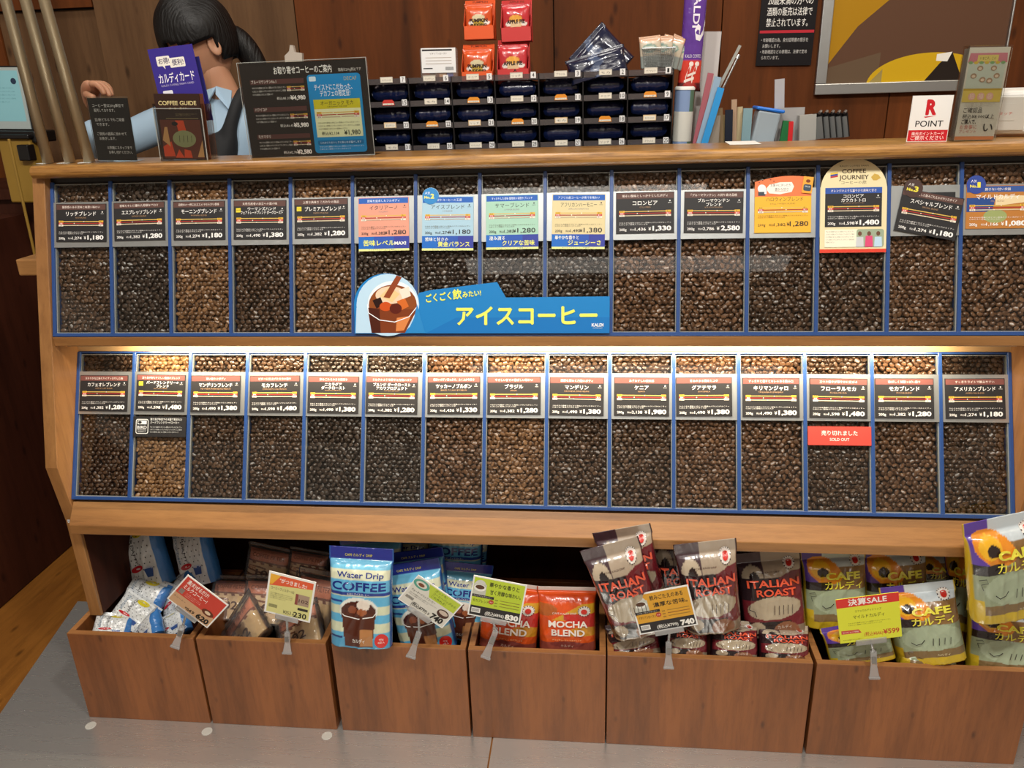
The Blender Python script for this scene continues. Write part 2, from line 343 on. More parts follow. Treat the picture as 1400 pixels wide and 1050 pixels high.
# ------------------------------------------------------------------ pouches
def fold_noise(u, v, seed, f=1.0):
    r = np.random.default_rng(seed); z = np.zeros_like(u)
    for i in range(9):
        a = r.uniform(0, PI); fr = r.uniform(3, 9) * f; ph = r.uniform(0, 6.28); wv = r.uniform(.3, 1.2)
        z += (1 - np.abs(np.sin(fr * (u*math.cos(a) + v*math.sin(a)) + ph + wv*np.sin(2.3*v*f + ph + 1.7*u)))) ** 3 * r.uniform(.5, 1) / (1 + .12 * fr)
    return z / 3
def pouch(name, w, h, d, fn, art=None, seed=1, seal=.12, boxy=3.0, crum=.12, back=None, nu=52, nv=70, bend=0.0, side=None, botseal=0.0, mat='bag', waist=0.0):
    """gusseted pouch mesh; fn(u 0..1, v 0..1) arrays -> hex array index colours; origin bottom centre"""
    us = np.linspace(-1, 1, nu + 1); vs = np.linspace(0, 1, nv + 1); U, V_ = np.meshgrid(us, vs)
    def G(v):
        top = np.clip((1 - seal - v) / .30, 0, 1); g = np.sqrt(np.maximum(1 - (1 - top) ** 2, 0))
        if botseal: bt = np.clip((v - botseal) / .22, 0, 1)
        else: bt = np.clip(.62 + v * 2.2, 0, 1)
        return g * np.sqrt(np.maximum(1 - (1 - bt) ** 2, 0))
    def depth(u, v, s):
        e = np.maximum(1 - np.abs(u) ** boxy, 0) ** .5
        zz = d / 2 * e * G(v)
        return zz + crum * d * fold_noise(u * w / .12, v * h / .16 + 3 * s, seed + 11 * s) * np.minimum(e * 1.6, 1) * np.clip(G(v) + .12, 0, 1)
    def wid(v): return 1 - .07 * G(v) * (d / w) * 2 - waist * np.sin(PI * np.clip(v, 0, 1)) 
    def pos(u, v, s=0):
        y = -depth(u, v, s) if s == 0 else depth(u, v, s)
        zz = v * h; yy = y + bend * d * np.maximum(v - .6, 0) ** 2 * 6
        return np.stack([u * w / 2 * wid(v), yy, zz], -1)
    Pf = pos(U, V_, 0).reshape(-1, 3); Pb = pos(U, V_, 1).reshape(-1, 3); nf = len(Pf)
    V = [tuple(p) for p in Pf]; idx = np.arange(nf).reshape(nv + 1, nu + 1); bid = idx.copy(); extra = []
    for j in range(nv + 1):
        for i in range(nu + 1):
            if 0 < i < nu and (0 < j < nv):
                bid[j, i] = nf + len(extra); extra.append(tuple(Pb[idx[j, i]]))
    V += extra; F = []; cc = []
    CU, CV = np.meshgrid(np.arange(nu + 1) / nu, np.arange(nv + 1) / nv)
    pal, ind = fn(CU, CV); pal = [lin(p) for p in pal]; vc = np.array(pal)[ind.astype(int)]
    if side:
        vc[:, :2] = lin(side); vc[:, -2:] = lin(side)
    corner = np.stack([vc[:-1, :-1], vc[:-1, 1:], vc[1:, 1:], vc[1:, :-1]], 2).reshape(-1, 3)
    bc = lin(back) if back else pal[0]; sc = lin(side) if side else None
    for j in range(nv):
        for i in range(nu):
            F.append((idx[j, i], idx[j, i+1], idx[j+1, i+1], idx[j+1, i])); 
            cc.append(sc if sc is not None and (i < 2 or i >= nu - 2) else pal[int(ind[j, i])])
    for j in range(nv):
        for i in range(nu):
            F.append((bid[j, i+1], bid[j, i], bid[j+1, i], bid[j+1, i+1])); cc.append(sc if sc is not None and (i < 5 or i >= nu-5) else bc)
    if art is not None and art.v:
        A = np.vstack(art.v); n = len(V); u = A[:, 0] * 2 - 1; v = A[:, 1]
        q = pos(u, v, 0); q[:, 1] -= .0005 + A[:, 2] * 4; V += [tuple(p) for p in q]
        F += [tuple(i + n for i in f) for f in art.f]; cc += art.c
    V = [tuple(map(float, p)) for p in V]; F = [tuple(int(i) for i in f) for f in F]
    me = fmesh(name, V, F, cc, smooth=True, corner=corner); me.materials.append(M[mat]); return me
# ================================================================== the room
floor = struct('floor', MB().box(-3.2, 4.2, -5, 1.3, -.06, -.004), M['floor_wood'])
for k, (xa, xb, xc, xd) in enumerate(((.10, -.35, .876, .878), (.880, .880, 2.9, 2.9))):
    if k == 0: poly = [(-.02, -1.25), (.876, -1.25), (.878, .42), (-.352, .42), (-.268, 0)]
    else: poly = [(.8795, -1.25), (2.9, -1.25), (2.9, .42), (.8815, .42)]
    mb = MB(); n = len(poly); mb.v = [(x, y, -.0035) for x, y in poly] + [(x, y, 0) for x, y in poly]
    mb.f = [tuple(range(n))[::-1], tuple(range(n, 2*n))] + [(i, (i+1) % n, n + (i+1) % n, n + i) for i in range(n)]
    obj('steel_panel', mb, M['steel'], floor)
struct('ceiling', MB().box(-3.2, 4.2, -5, 1.3, 2.75, 2.8), plain('ceiling_paint', '#d8d2c6', .8))
wb = struct('wall_back', MB().box(-3.2, 4.2, 1.275, 1.33, 0, 2.75), M['void'])
seams = [-.462, .182, .97, 1.46, 1.955, 2.6, 3.4, 4.2]
obj('panel', MB().box(-3.2, -.80, 1.262, 1.28, 0, 2.75), M['wall_wood'], wb)
obj('panel', MB().box(-.797, -.465, 1.268, 1.28, 0, 1.592), M['wall_wood_grey'], wb)
obj('panel', MB().box(-.797, -.465, 1.250, 1.28, 1.597, 2.75), M['wall_wood'], wb)
for i in range(7):
    m_ = M['wall_wood_grey'] if i == 0 else M['wall_wood']
    obj('panel', MB().box(seams[i] + .0015, seams[i+1] - .0015, 1.25, 1.28, 0, 2.75), m_, wb, bevel=.001, seg=1)
struct('wall_left', MB().box(-.66, -.557, -2.5, .86, 0, 1.02), M['dark_wood'])
# pale flat discs on the steel
for i, (px, py) in enumerate(((124, 992), (283, 1000), (447, 1006), (610, 1003))):
    p = at(px, py, Z=0)
    if i == 3: break
    o = obj('floor_disc', MB().lathe([(0, 0), (.0115, 0), (.0115, .0008), (.0108, .0011), (0, .0011)], p), M['offwhite'])
    tag(o, ['pale round foot disc on the steel at the left corner of the leftmost bin', 'white round disc on the steel below the gap after the leftmost bin', 'white round disc on the steel below the gap after the second bin'][i], 'disc', 'round discs on the steel floor')
# ================================================================== display counter
PT = 0.125; LR = .3112
T0, T1 = Vector((0, .224, 1.165)), Vector((0, .126, .871)); B0, B1 = Vector((0, .188, .816)), Vector((0, .063, .531))
def rowmat(a, b):
    u = (a - b).normalized(); return mat_axes(b, Vector((1, 0, 0)), u.cross(Vector((1, 0, 0))), u), (a - b).length
MT, LT = rowmat(T0, T1); MBt, LB = rowmat(B0, B1)
ctr = thing('display_counter', 'long oak display counter with two slanted rows of coffee bean bins', 'counter', (0, .3, 0))
def cp(name, mb, mat, **k):
    mb.v = [(x, y - .3, z) for x, y, z in mb.v]; return obj(name, mb, mat, ctr, **k)
for x0, x1 in ((-.030, -.0035), (15*PT + .0035, 15*PT + .030)):
    sp = cp('side_panel', MB().prism([(.205, 1.178), (.04, .613), (.058, .478), (.058, .236), (.268, .236), (.268, .002), (.40, .002), (.40, 1.178)], x0, x1), M['oak_v'], bevel=.0012)
    if x0 < 0:
        a = Art(); a.text('303', .0045, .002, .0045, '#222222', 'c', w=.0075)
        board('number_sticker', a, .009, .008, .0004, '#d8dce0', M['card'], ctr, Matrix.Translation((-.0255, .0575 - .3, .474)))
L_ = 15 * PT
cp('back_panel', MB().box(-.0035, L_ + .0035, .385, .40, 0, 1.176), M['dark_wood'])
for xa in (-.0034, L_ + .0019): cp('inner_liner', MB().box(xa, xa + .0015, .066, .384, .238, .499), M['dark_wood'])
cp('inner_shelf', MB().prism([(.072, .515), (.385, .515), (.385, .50), (.072, .50)], -.0035, L_ + .0035), M['dark_wood'])
cp('middle_rail', MB().prism([(.119, .870), (.119, .8515), (.16, .8515), (.16, .870)], -.0035, L_ + .0035), M['oak'], bevel=.001)
cp('led_shelf', MB().prism([(.16, .858), (.160, .852), (.1865, .852), (.1865, .8185), (.212, .8185), (.212, .858)], -.0035, L_ + .0035), M['led_board'])
cp('led_strip', MB().box(.02, L_ - .02, .124, .131, .8495, .8512), M['alu'])
cp('lower_rail', MB().prism([(.060, .5245), (.030, .484), (.030, .4635), (.072, .4635), (.072, .5245)], -.0035, L_ + .0035), M['oak'], bevel=.0015)
cp('top_rail', MB().box(-.0035, L_ + .0035, .222, .26, 1.166, 1.177), M['black'])
for Mx, Lx in ((MT, LT), (MBt, LB)):
    for i in range(16):
        d = obj('divider', MB().box(-.0033, .0033, -.0065, .05, 0, Lx), M['blue'], ctr, bevel=.0006, seg=1)
        d.matrix_local = Matrix.Translation((0, -.3, 0)) @ Mx @ Matrix.Translation((i * PT, 0, 0))
    d = obj('blue_rail', MB().box(-.0033, L_ + .0033, -.0068, .05, -.0018, .0052), M['blue'], ctr, bevel=.0006, seg=1); d.matrix_local = Matrix.Translation((0, -.3, 0)) @ Mx
    d = obj('top_edge_rail', MB().box(-.0033, L_ + .0033, -.0040 if Mx is MBt else -.001, .05, Lx - .003, Lx + .001), M['blue'] if Mx is MBt else M['black'], ctr, bevel=.0006, seg=1); d.matrix_local = Matrix.Translation((0, -.3, 0)) @ Mx  # upper row's blue rail painted black for the shade under the worktop
prof = []
for k in range(9): a_ = math.radians(90 + 22.5 * k); prof.append((.198 + .0125 * math.cos(a_), 1.1890 + .0125 * math.sin(a_)))
prof += [(.352, 1.1765), (.355, 1.179), (.355, 1.199), (.352, 1.2015)]
wt = obj('worktop', MB().prism([(y - .27, z - 1.19) for y, z in prof], -.018, 2.6), M['oak_top'], mw=Matrix.Translation((0, .27, 1.19)))
tag(wt, 'honey-coloured oak counter top with a rounded front edge', 'worktop')
# ---- beans
def bean_proto(nu=9, nv=6):
    v = []; f = []
    for j in range(nv + 1):
        th = PI * j / nv
        for i in range(nu + 1): pass
    xs = np.linspace(-1, 1, 7); n = 8; v = [(-1, 0, 0)]
    for x in xs[1:-1]:
        r = math.sqrt(1 - x*x) ** .85
        for k in range(n):
            a = 2*PI*k/n - PI/2            # k=0 : flat side centre (crease)
            y = math.cos(a) * r; z = math.sin(a) * r
            if z < 0: z *= .5
            if k == 0: z = -.12 * r
            v.append((x, y, z))
    v.append((1, 0, 0)); f = [(0, 1 + (k+1) % n, 1 + k) for k in range(n)]
    for j in range(4):
        b = 1 + j*n; f += [(b + k, b + (k+1) % n, b + n + (k+1) % n, b + n + k) for k in range(n)]
    b = 1 + 4*n; f += [(b + k, b + (k+1) % n, len(v)-1) for k in range(n)]
    v = np.array(v); cr = np.zeros(len(v)); cr[1:-1:n] = 1
    return v, f, cr
BV, BF, BC = bean_proto()
def bean_bed(seed, gap):
    r = np.random.default_rng(seed); W_, H_ = PT - .016, LR - .012; V = []; F = []; col = []; n = 0
    q = np.array([len(a) for a in BF])
    for lay in range(2):
        dx, dy = .0117, .0084; j = 0; z = .002
        while z < H_ + .009:
            x = .002 + (j % 2) * dx / 2 + lay * .003
            while x < W_ + .014:
                cx = x + r.normal(0, .0012) + .003; cz = z + r.normal(0, .0010) + .001
                x += dx
                s = H_ + .006 - cz
                if gap[0] + .006 < s < gap[1] - .006: continue
                if not (.0062 < cx < PT - .0062 and .005 < cz < LR - .005): continue
                a = r.normal(0, .75) if r.random() < .7 else r.uniform(0, PI)
                tilt = r.normal(0, .22); roll = r.choice([0, PI]) + r.normal(0, .35)
                L = r.uniform(.0055, .0067); Wd = L * r.uniform(.70, .80); D = Wd * .80
                v = BV * (L, Wd, D)
                cr_, sr = math.cos(roll), math.sin(roll); v = np.column_stack([v[:, 0], v[:, 1]*cr_ - v[:, 2]*sr, v[:, 1]*sr + v[:, 2]*cr_])
                ct, st = math.cos(tilt), math.sin(tilt); v = np.column_stack([v[:, 0]*ct - v[:, 2]*st, v[:, 1], v[:, 0]*st + v[:, 2]*ct])
                ca, sa = math.cos(a), math.sin(a); v = np.column_stack([v[:, 0]*ca - v[:, 1]*sa, v[:, 0]*sa + v[:, 1]*ca, v[:, 2]])
                yy = .0078 + lay * .0042 + r.uniform(-.0014, .0014)
                V.append(np.column_stack([cx + v[:, 0], yy - v[:, 2], cz + v[:, 1]]))
                F += [tuple(i + n for i in f) for f in BF]; n += len(BV)
                c = np.zeros((len(BV), 4)); c[:, 0] = r.beta(1.6, 2.2); c[:, 1] = BC * (.75 if r.random() < .5 else .3); c[:, 3] = 1; col.append(c)
            z += dy; j += 1
    me = bpy.data.meshes.new('beans'); me.from_pydata(np.vstack(V).tolist(), [], F)
    a = me.color_attributes.new('Col', 'FLOAT_COLOR', 'POINT'); a.data.foreach_set('color', np.vstack(col).ravel()); me.shade_smooth()
    return me
beds = [bean_bed(s, (.042, .132)) for s in range(5)]
for b_ in beds: b_.materials.append(ROAST[0])
m_pane = obj('front_pane', MB().box(.0036, PT - .0036, -.0015, .0012, .0055, LR - .005), M['acrylic']).data
def frame_mesh(x0, x1, z0, z1, w, y0, y1):
    mb = MB(); mb.box(x0, x1, y0, y1, z0, z0 + w); mb.box(x0, x1, y0, y1, z1 - w, z1); mb.box(x0, x0 + w, y0, y1, z0 + w, z1 - w); mb.box(x1 - w, x1, y0, y1, z0 + w, z1 - w); return mb
m_rim = obj('pane_rim', frame_mesh(.0034, PT - .0034, .0053, LR - .0048, .0015, -.0020, .005), M['acrylic_edge']).data
m_plate = obj('card_plate', MB().box(.0030, PT - .0030, -.0052, -.0032, LR - .1325, LR - .042), M['plate']).data
mb = MB().box(.0036, PT - .0036, .0145, .055, .004, LR - .004); m_box = obj('bin_box', mb, M['beanbase']).data
for o in list(C.objects):
    if o.name in ('front_pane', 'pane_rim', 'card_plate', 'bin_box'): bpy.data.objects.remove(o)
TOP = [(3,'RICH BLEND'),(4,'ESPRESSO BLEND'),(1,'MORNING BLEND'),(3,'fair trade dark roast'),(1,'PREMIUM BLEND'),(4,'pink ITALIANO'),(4,'pale blue No.2'),(4,'green SUMMER BLEND'),(4,'cream AFRICAN HARMONY'),(2,'COLOMBIA'),(2,'2,580 yen BLUE MOUNTAIN'),(3,'HALLOWEEN BLEND'),(3,'arched COFFEE JOURNEY'),(2,'crooked No.3'),(2,'dark blue number one')]
BOT = [(3,'CAFE AU LAIT BLEND'),(0,'BIRD FRIENDLY BLEND'),(3,'INDONESIA MANDHELING FRENCH'),(3,'ETHIOPIA MOCHA FRENCH'),(4,'NICARAGUA DARK ROAST'),(4,'BURUNDI DARK ROAST'),(2,'TUCANO BOURBON'),(1,'BRAZIL'),(3,'lower INDONESIA MANDHELING'),(3,'1,980 yen KENYA'),(2,'GUATEMALA'),(2,'KILIMANJARO'),(3,'sold out FLORAL MOCHA'),(2,'MOCHA BLEND'),(3,'AMERICAN BLEND')]
RN = ['light brown', 'medium brown', 'brown', 'dark roasted', 'nearly black']
for Mx, row, nm in ((MT, TOP, 'upper'), (MBt, BOT, 'lower')):
    for i, (ro, card) in enumerate(row):
        t = thing('bean_bin', f'clear-fronted bin of {RN[ro]} coffee beans behind the {card} card, {nm} row', 'bean bin', Mx @ Matrix.Translation((i * PT, 0, 0)), f'coffee bean bins in the {nm} row')
        obj('bin_box', m_box, None, t)
        o = obj('beans', beds[(i * 2 + (nm == 'lower')) % 5], None, t); o['kind'] = 'stuff'
        o.material_slots[0].link = 'OBJECT'; o.material_slots[0].material = ROAST[ro]
        if (i + (nm == 'lower')) % 2: o.matrix_local = Matrix.Translation((PT, 0, 0)) @ Matrix.Scale(-1, 4, (1, 0, 0))
        obj('front_pane', m_pane, None, t); obj('pane_rim', m_rim, None, t); obj('card_plate', m_plate, None, t)
# ---- price cards
CW, CH = .1075, .0765
def bars(a, x0, x1, y, u, light=False):
    for k, (c, e, bx) in enumerate((('#d9b45a', '#e6b83e', '#5a3a10'), ('#a8322c', '#c8443a', '#ffffff'), ('#d8c8a8', '#efe6d6', '#6b5a40'))):
        yy = y - k * u * 4.4
        a.rect(x0, yy - u*.9, x1, yy + u*.9, c if not (light and k == 2) else '#c8b8a0')
        for xa, s in ((x0, '苦味'), (x1 - u*11, '強い')):
            a.rect(xa, yy - u*2.0, xa + u*11, yy + u*2.0, e); a.text(s, xa + u*5.5, yy - u*1.2, u*2.4, bx, 'c', w=u*7, res=0)
        a.ell(x0 + (x1 - x0) * (.35 + .3*((k*37 + int(y*9000)) % 7) / 7), yy, u*1.1, u*1.1, '#f6efe0', n=10)
def card_art(title, sub, p1, p2, tagline, hdr='#5d413b', body='#2b2a2b', ink='#f4f2ee', subc='#b08a66', badge=None, a=None, W_=CW, H_=CH, bold=.022, light=False, hink='#f1e6dc'):
    a = a or Art(); a.rect(.0012, .0012, W_ - .0012, H_ - .0012, body); a.rect(.0012, H_ - .0118, W_ - .0012, H_ - .0012, hdr)
    a.text(tagline, W_/2, H_ - .0087, .0040, hink, 'c', maxw=W_*.78, bold=.01)
    two = isinstance(title, tuple); c = W_/2 + (.004 if badge else 0)
    if two:
        a.text(title[0], c, H_ - .0195, .0054, ink, 'c', maxw=W_*.72, bold=bold); a.text(title[1], c, H_ - .0268, .0054, ink, 'c', maxw=W_*.80, bold=bold)
        a.text(sub, W_/2, H_ - .0302, .0021, subc, 'c', maxw=W_*.7)
    else:
        a.text(title, c, H_ - .0235, .0070, ink, 'c', maxw=W_*.68, bold=bold); a.text(sub, W_/2, H_ - .0292, .0030, subc, 'c', maxw=W_*.7)
    if badge: a.rect(.005, H_ - .0235, .0145, H_ - .0150, badge); a.text('ORGANIC', .0097, H_ - .0200, .0018, '#3a3210', 'c', w=.008)
    a.ell(W_ - .0080, H_ - .0165, .0014, .0014, ink, n=10); a.text('BEANS', W_ - .0080, H_ - .0208, .0015, ink, 'c', w=.0065)
    bars(a, .006, W_ - .006, H_ - .0355, .00088, light)
    a.lines(.006, .0187, W_ - .012, .0020, .0032, 2, ink if not light else '#6b6258', .55)
    a.text('200g', .006, .0052, .0046, ink, w=.0135, bold=bold*.6); a.text('税込¥', .026, .0056, .0030, ink, w=.0085)
    a.text(p1, .0348, .0052, .0055, ink, w=.0185 if W_ < CW else .0205, bold=bold*.6); a.text('¥', W_ - .0475, .0052, .0062, ink, w=.0050, bold=bold*.7); a.text(p2, W_ - .0055, .0050, .0086, ink, 'r', w=.0345, bold=bold*1.3)
    return a
def put_card(Mx, i, label, art, w=CW, h=CH, z=None, outline=None, base='#2b2a2b', rot=0, name='price_card', dx=None, parts=None, dy=0, cat='price card'):
    z = LR - .1215 if z is None else z; dx = (PT - w) / 2 if dx is None else dx
    m_ = Mx @ Matrix.Translation((i*PT + dx, -.0068 - dy, z)) @ Matrix.Rotation(rot, 4, 'Y')
    o = board(name, art, w, h, .0013, base, M['card'], None, m_, outline)
    return tag(o, label, cat, 'price cards on the bean bins' if name == 'price_card' else None)
std = {0: ('リッチブレンド', 'RICH BLEND', '1,274', '1,180', '重厚感のある苦味と味濃い味わい'),
 1: ('エスプレッソブレンド', 'ESPRESSO BLEND', '1,382', '1,280', '苦味とキレに優れた芳醇なアロマ'),
 2: ('モーニングブレンド', 'MORNING BLEND', '1,274', '1,180', '目覚めの一杯におススメ やわらかい香味'),
 3: (('ウーマンズハンド', 'フェアトレードブレンド ダークロースト'), ' ', '1,490', '1,380', '女性生産者の自立への道の味'),
 4: ('プレミアムブレンド', 'PREMIUM BLEND', '1,382', '1,280', '上質な美味さ こだわりの逸品'),
 9: ('コロンビア', 'COLOMBIA', '1,436', '1,330', '明るい酸味としっかりとしたボディ'),
 10: (('ブルーマウンテン', 'ブレンド'), 'BLUE MOUNTAIN BLEND', '2,786', '2,580', '「ブルーマウンテン」の誇り高き品格')}
for i, d in std.items():
    lab = ['small black price card headed RICH BLEND at the far left', 'black price card with long title ESPRESSO BLEND', 'black price card reading MORNING BLEND above the lightest upper beans', 'black card with two-line fair trade title and small blue and yellow badges', 'black PREMIUM BLEND price card with a yellow square badge'][i] if i < 5 else ['black COLOMBIA price card at 1,330 yen on a bright plate', 'black BLUE MOUNTAIN BLEND price card at 2,580 yen'][i - 9]
    put_card(MT, i, lab, card_art(*d, badge='#e3cf3a' if i in (3, 4) else None), rot=[.012, -.01, 0, .01, -.006][i % 5])
def special(i, title, sub, p1, p2, tagl, body, b1, b2, label, no=None, top='#2560b8'):
    a = Art(); e = .0265; H_ = CH + e; W_ = .100
    sh = Art(); a.rect(0, 0, W_, .0042, '#e8ee9a'); a.text('だからアイスコーヒーが美味しい!', W_/2, .0012, .0020, '#31447a', 'c', w=W_*.6)
    a.rect(0, .0042, W_*.5, .028, '#1b69c2'); a.rect(W_*.5, .0042, W_, .028, '#35409c'); a.rect(W_*.3, .0042, W_*.7, .028, '#2b55b0')
    if b2: a.text(b1, .006, .0185, .0058, '#f4f6e8', maxw=.045, bold=.02); a.text(b2, W_*.62, .0080, .0078, '#eef066', 'c', maxw=.062, bold=.03)
    else: a.text(b1, W_/2 - .010, .0110, .0086, '#eef066', 'c', w=.062, bold=.03); a.text('MAX!', W_ - .006, .0115, .0062, '#f4f6e8', 'r', w=.023, bold=.03)
    b = Art(); card_art(title, sub, p1, p2, tagl, hdr=top, body=body, ink='#2f2c30', subc='#8a7f84', a=b, W_=W_, H_=CH, bold=.004, light=True, hink='#e8f4ff')
    for v in b.v: v[:, 1] += e; v[:, 2] += a.k * LAY
    base = a.n; a.v += b.v; a.f += [tuple(q + base for q in f) for f in b.f]; a.c += b.c; a.n += b.n; a.k += b.k
    out = [(0, 0), (W_, 0), (W_, H_), (0, H_)]
    if no:
        out = [(0, 0), (W_, 0), (W_, H_), (.033, H_)] + [(.0165 + .0165*math.cos(t), H_ + .001 + .0165*math.sin(t)) for t in np.linspace(.1, PI, 12)]
        a.ell(.0165, H_ + .001, .0158, .0158, no[1]); a.text('人気', .0055, H_ + .0045, .0042, '#f0f4ff', w=.010); a.text('No.', .004, H_ - .0035, .0048, '#f4ee66', w=.0115, bold=.03); a.text(no[0], .0165, H_ - .0035, .0090, '#f4ee66', w=.0072, bold=.03)
    put_card(MT, i, label, a, W_, H_, LR - .1215 - e, out, base=body, rot=[.015, -.008, .008, -.006][i % 4])
special(5, 'イタリアーノ', 'ITALIANO', '1,382', '1,280', '苦味を追求したフルボディ', '#e29c86', '苦味レベル', None, 'pink ITALIANO price card with a blue foot banner')
special(6, 'アイスブレンド', 'ICE BLEND', '1,274', '1,180', '夏限りコーヒーの王道', '#a6c9dc', '苦味と甘さの', '黄金バランス', 'pale blue iced blend price card with round No.2 badge', ('2', '#2f86c8'))
special(7, 'サマーブレンド', 'SUMMER BLEND', '1,382', '1,280', 'すっきりした苦味 夏限定の深煎りブレンド', '#a4ceba', '澄み渡る', 'クリアな苦味', 'mint green SUMMER BLEND price card with a blue foot banner')
special(8, 'アフリカンハーモニー', 'AFRICAN HARMONY', '1,490', '1,380', 'アフリカ産コーヒーが奏でる味わい', '#dccd9e', '華やかな香りと', 'ジューシーさ', 'cream AFRICAN HARMONY price card with a blue foot banner')
# halloween card
a = Art(); W_ = .101; H_ = .105
top = [(W_, .075)] + [(W_ * (1 - t), .094 + .0095*math.sin(2.6*t + .6) ) for t in np.linspace(0, 1, 10)] + [(0, .075)]
a.poly([(0, .064), (W_, .064)] + top, '#ec7a4a')
for x, y in ((.008, .092), (.014, .096), (.028, .097), (.034, .094)): a.ell(x, y, .0014, .0009, '#7a3020', n=8)
a.poly([(.020, .080), (.026, .088), (.045, .092), (.066, .092), (.070, .084), (.066, .074), (.045, .070), (.026, .072)], '#f2ede2')
a.text('お菓子にぴったり', .046, .0845, .0042, '#5a4a40', 'c', w=.036); a.text('豊かな甘さ', .048, .077, .0042, '#5a4a40', 'c', w=.024); a.rect(.036, .0755, .060, .0760, '#c04a50')
a.ell(.0125, .081, .0075, .0075, '#eef0ee'); a.rect(.006, .068, .019, .075, '#3c4650'); a.rect(.017, .071, .021, .078, '#f4f4f4')
a.rect(0, 0, W_, .066, '#eeb436'); a.text('ハロウィンブレンド', W_/2 + .003, .0575, .0066, '#5a4020', 'c', w=.066); a.text('HALLOWEEN BLEND', W_/2, .0515, .0028, '#8a6a30', 'c', w=.045)
bars(a, .006, W_ - .006, .0455, .00088, True); a.lines(.006, .0300, W_ - .012, .0020, .0032, 2, '#7a5a28', .55)
a.text('200g', .006, .0120, .0050, '#4a3a28', w=.0135); a.text('税込¥', .026, .0124, .0030, '#4a3a28', w=.0085); a.text('1,382', .0352, .0120, .0055, '#4a3a28', w=.0205); a.text('¥', .0575, .0120, .0065, '#4a3a28', w=.0052); a.text('1,280', W_ - .005, .0118, .0090, '#3a3028', 'r', w=.033, bold=.01)
hc = put_card(MT, 11, 'yellow HALLOWEEN BLEND price card with a wavy orange top', a, W_, H_, LR - .1235, [(0, 0), (W_, 0)] + top, base='#eeb436')
b = Art(); b.rrect(.002, .004, .016, .016, .003, '#3a4a5a'); b.text('TRICK', .009, .0105, .0028, '#e8f0f0', 'c', w=.010); b.ell(.009, .022, .004, .003, '#7a3a18')
board('corner_flap', b, .018, .030, .0008, '#efa53a', M['card'], hc, Matrix.Translation((.083, -.0022, .072)) @ Matrix.Rotation(.12, 4, 'Y'))
# coffee journey card
a = Art(); W_ = .1165; H_ = .172; ar = [(W_/2 + W_/2*math.cos(t), .114 + .056*math.sin(t)) for t in np.linspace(0, PI, 22)]
a.poly([(0, 0), (W_, 0)] + ar, '#e6d9ae'); a.rect(0, 0, W_, .0065, '#d8402e')
a.text('KALDI COFFEE FARM', W_/2, .1555, .0030, '#5a4a30', 'c', w=.050); a.text('COFFEE', W_/2, .1440, .0075, '#4a3826', 'c', w=.042, bold=.02); a.text('JOURNEY', W_/2, .1325, .0082, '#4a3826', 'c', w=.052, bold=.02); a.text('コーヒーの旅', W_/2, .1245, .0050, '#4a3826', 'c', w=.044)
for k, c in enumerate(('#e8c83a', '#3a52a0', '#b83a3a')): a.poly([(.017, .1445 - .003*k), (.030, .1465 - .003*k), (.030, .1435 - .003*k), (.017, .1415 - .003*k)], c)
a.poly([(.088, .136), (.094, .142), (.101, .140), (.105, .134), (.098, .130), (.092, .130)], '#c8a54a')
b = Art(); card_art(('コロンビア', 'カウカトトロ'), 'COLOMBIA CAUCA TOTORO', '1,598', '1,480', 'オレンジのような爽やかな風味と甘さ', hdr='#2f56a8', a=b, W_=.102, H_=.0735)
for v in b.v: v[:, 0] += .007; v[:, 1] += .0455; v[:, 2] += a.k * LAY
base = a.n; a.v += b.v; a.f += [tuple(q + base for q in f) for f in b.f]; a.c += b.c; a.n += b.n; a.k += b.k
a.rect(.008, .010, .066, .042, '#f2ecd6'); a.lines(.010, .037, .050, .0020, .0048, 5, '#7a7058', .3)
a.rrect(.064, .010, .112, .042, .004, '#9aa890')
for x, c, hh in ((.070, '#c8ccd0', .012), (.086, '#d84a78', .014), (.102, '#b8d4e8', .012)): a.ell(x, .036 - .002, .0035, .0042, '#6a4a38', n=12); a.poly([(x - .007, .010), (x + .007, .010), (x + .006, .010 + hh + .006), (x - .006, .010 + hh + .006)], c)
put_card(MT, 12, 'large cream arched card reading COFFEE JOURNEY with a photo strip', a, W_, H_, LR - .1615, [(0, 0), (W_, 0)] + ar, base='#e6d9ae')
# crooked no.3 card, and the blank black card behind it
o = board('plate_card', None, .09, .055, .0010, '#2a2a2c', M['card'], None, MT @ Matrix.Translation((13*PT + .024, -.0064, LR - .110))); tag(o, 'dark blank card left on the plate behind the crooked No.3 card', 'card')
a = card_art('スペシャルブレンド', 'SPECIAL BLEND', '1,274', '1,180', 'しっかりとした飲みごたえのバランスタイプ')
a.ell(.017, CH + .002, .0165, .0165, '#4a3632'); a.text('人気', .0075, CH + .006, .0042, '#e8e4e0', w=.010); a.text('No.', .006, CH - .003, .0050, '#f0e04a', w=.012, bold=.03); a.text('3', .0185, CH - .003, .0095, '#f0e04a', w=.0075, bold=.03)
out = [(0, 0), (CW, 0), (CW, CH), (.0335, CH)] + [(.017 + .0165*math.cos(t), CH + .002 + .0165*math.sin(t)) for t in np.linspace(0, PI, 12)]
put_card(MT, 13, 'black SPECIAL BLEND price card with brown No.3 badge hanging crooked', a, z=LR - .1215, outline=out, rot=.20, dx=.008, dy=.002)
a = card_art('マイルドカルディ', 'MILD BLEND', '1,166', '1,080', '飽きない甘い余韻', hdr='#3a5a9c', body='#b97a3a')
b = Art(); b.poly([(.001, .030), (.045, .030), (.050, .055), (.001, .055)], '#2a4a8a'); b.ell(.05, .022, .02, .012, '#9aa56a'); b.poly([(.05, .04), (.1, .046), (.1, .058), (.05, .058)], '#e6d2a8')
for v in b.v: v[:, 2] = v[:, 2] * .01 + LAY * 1.4
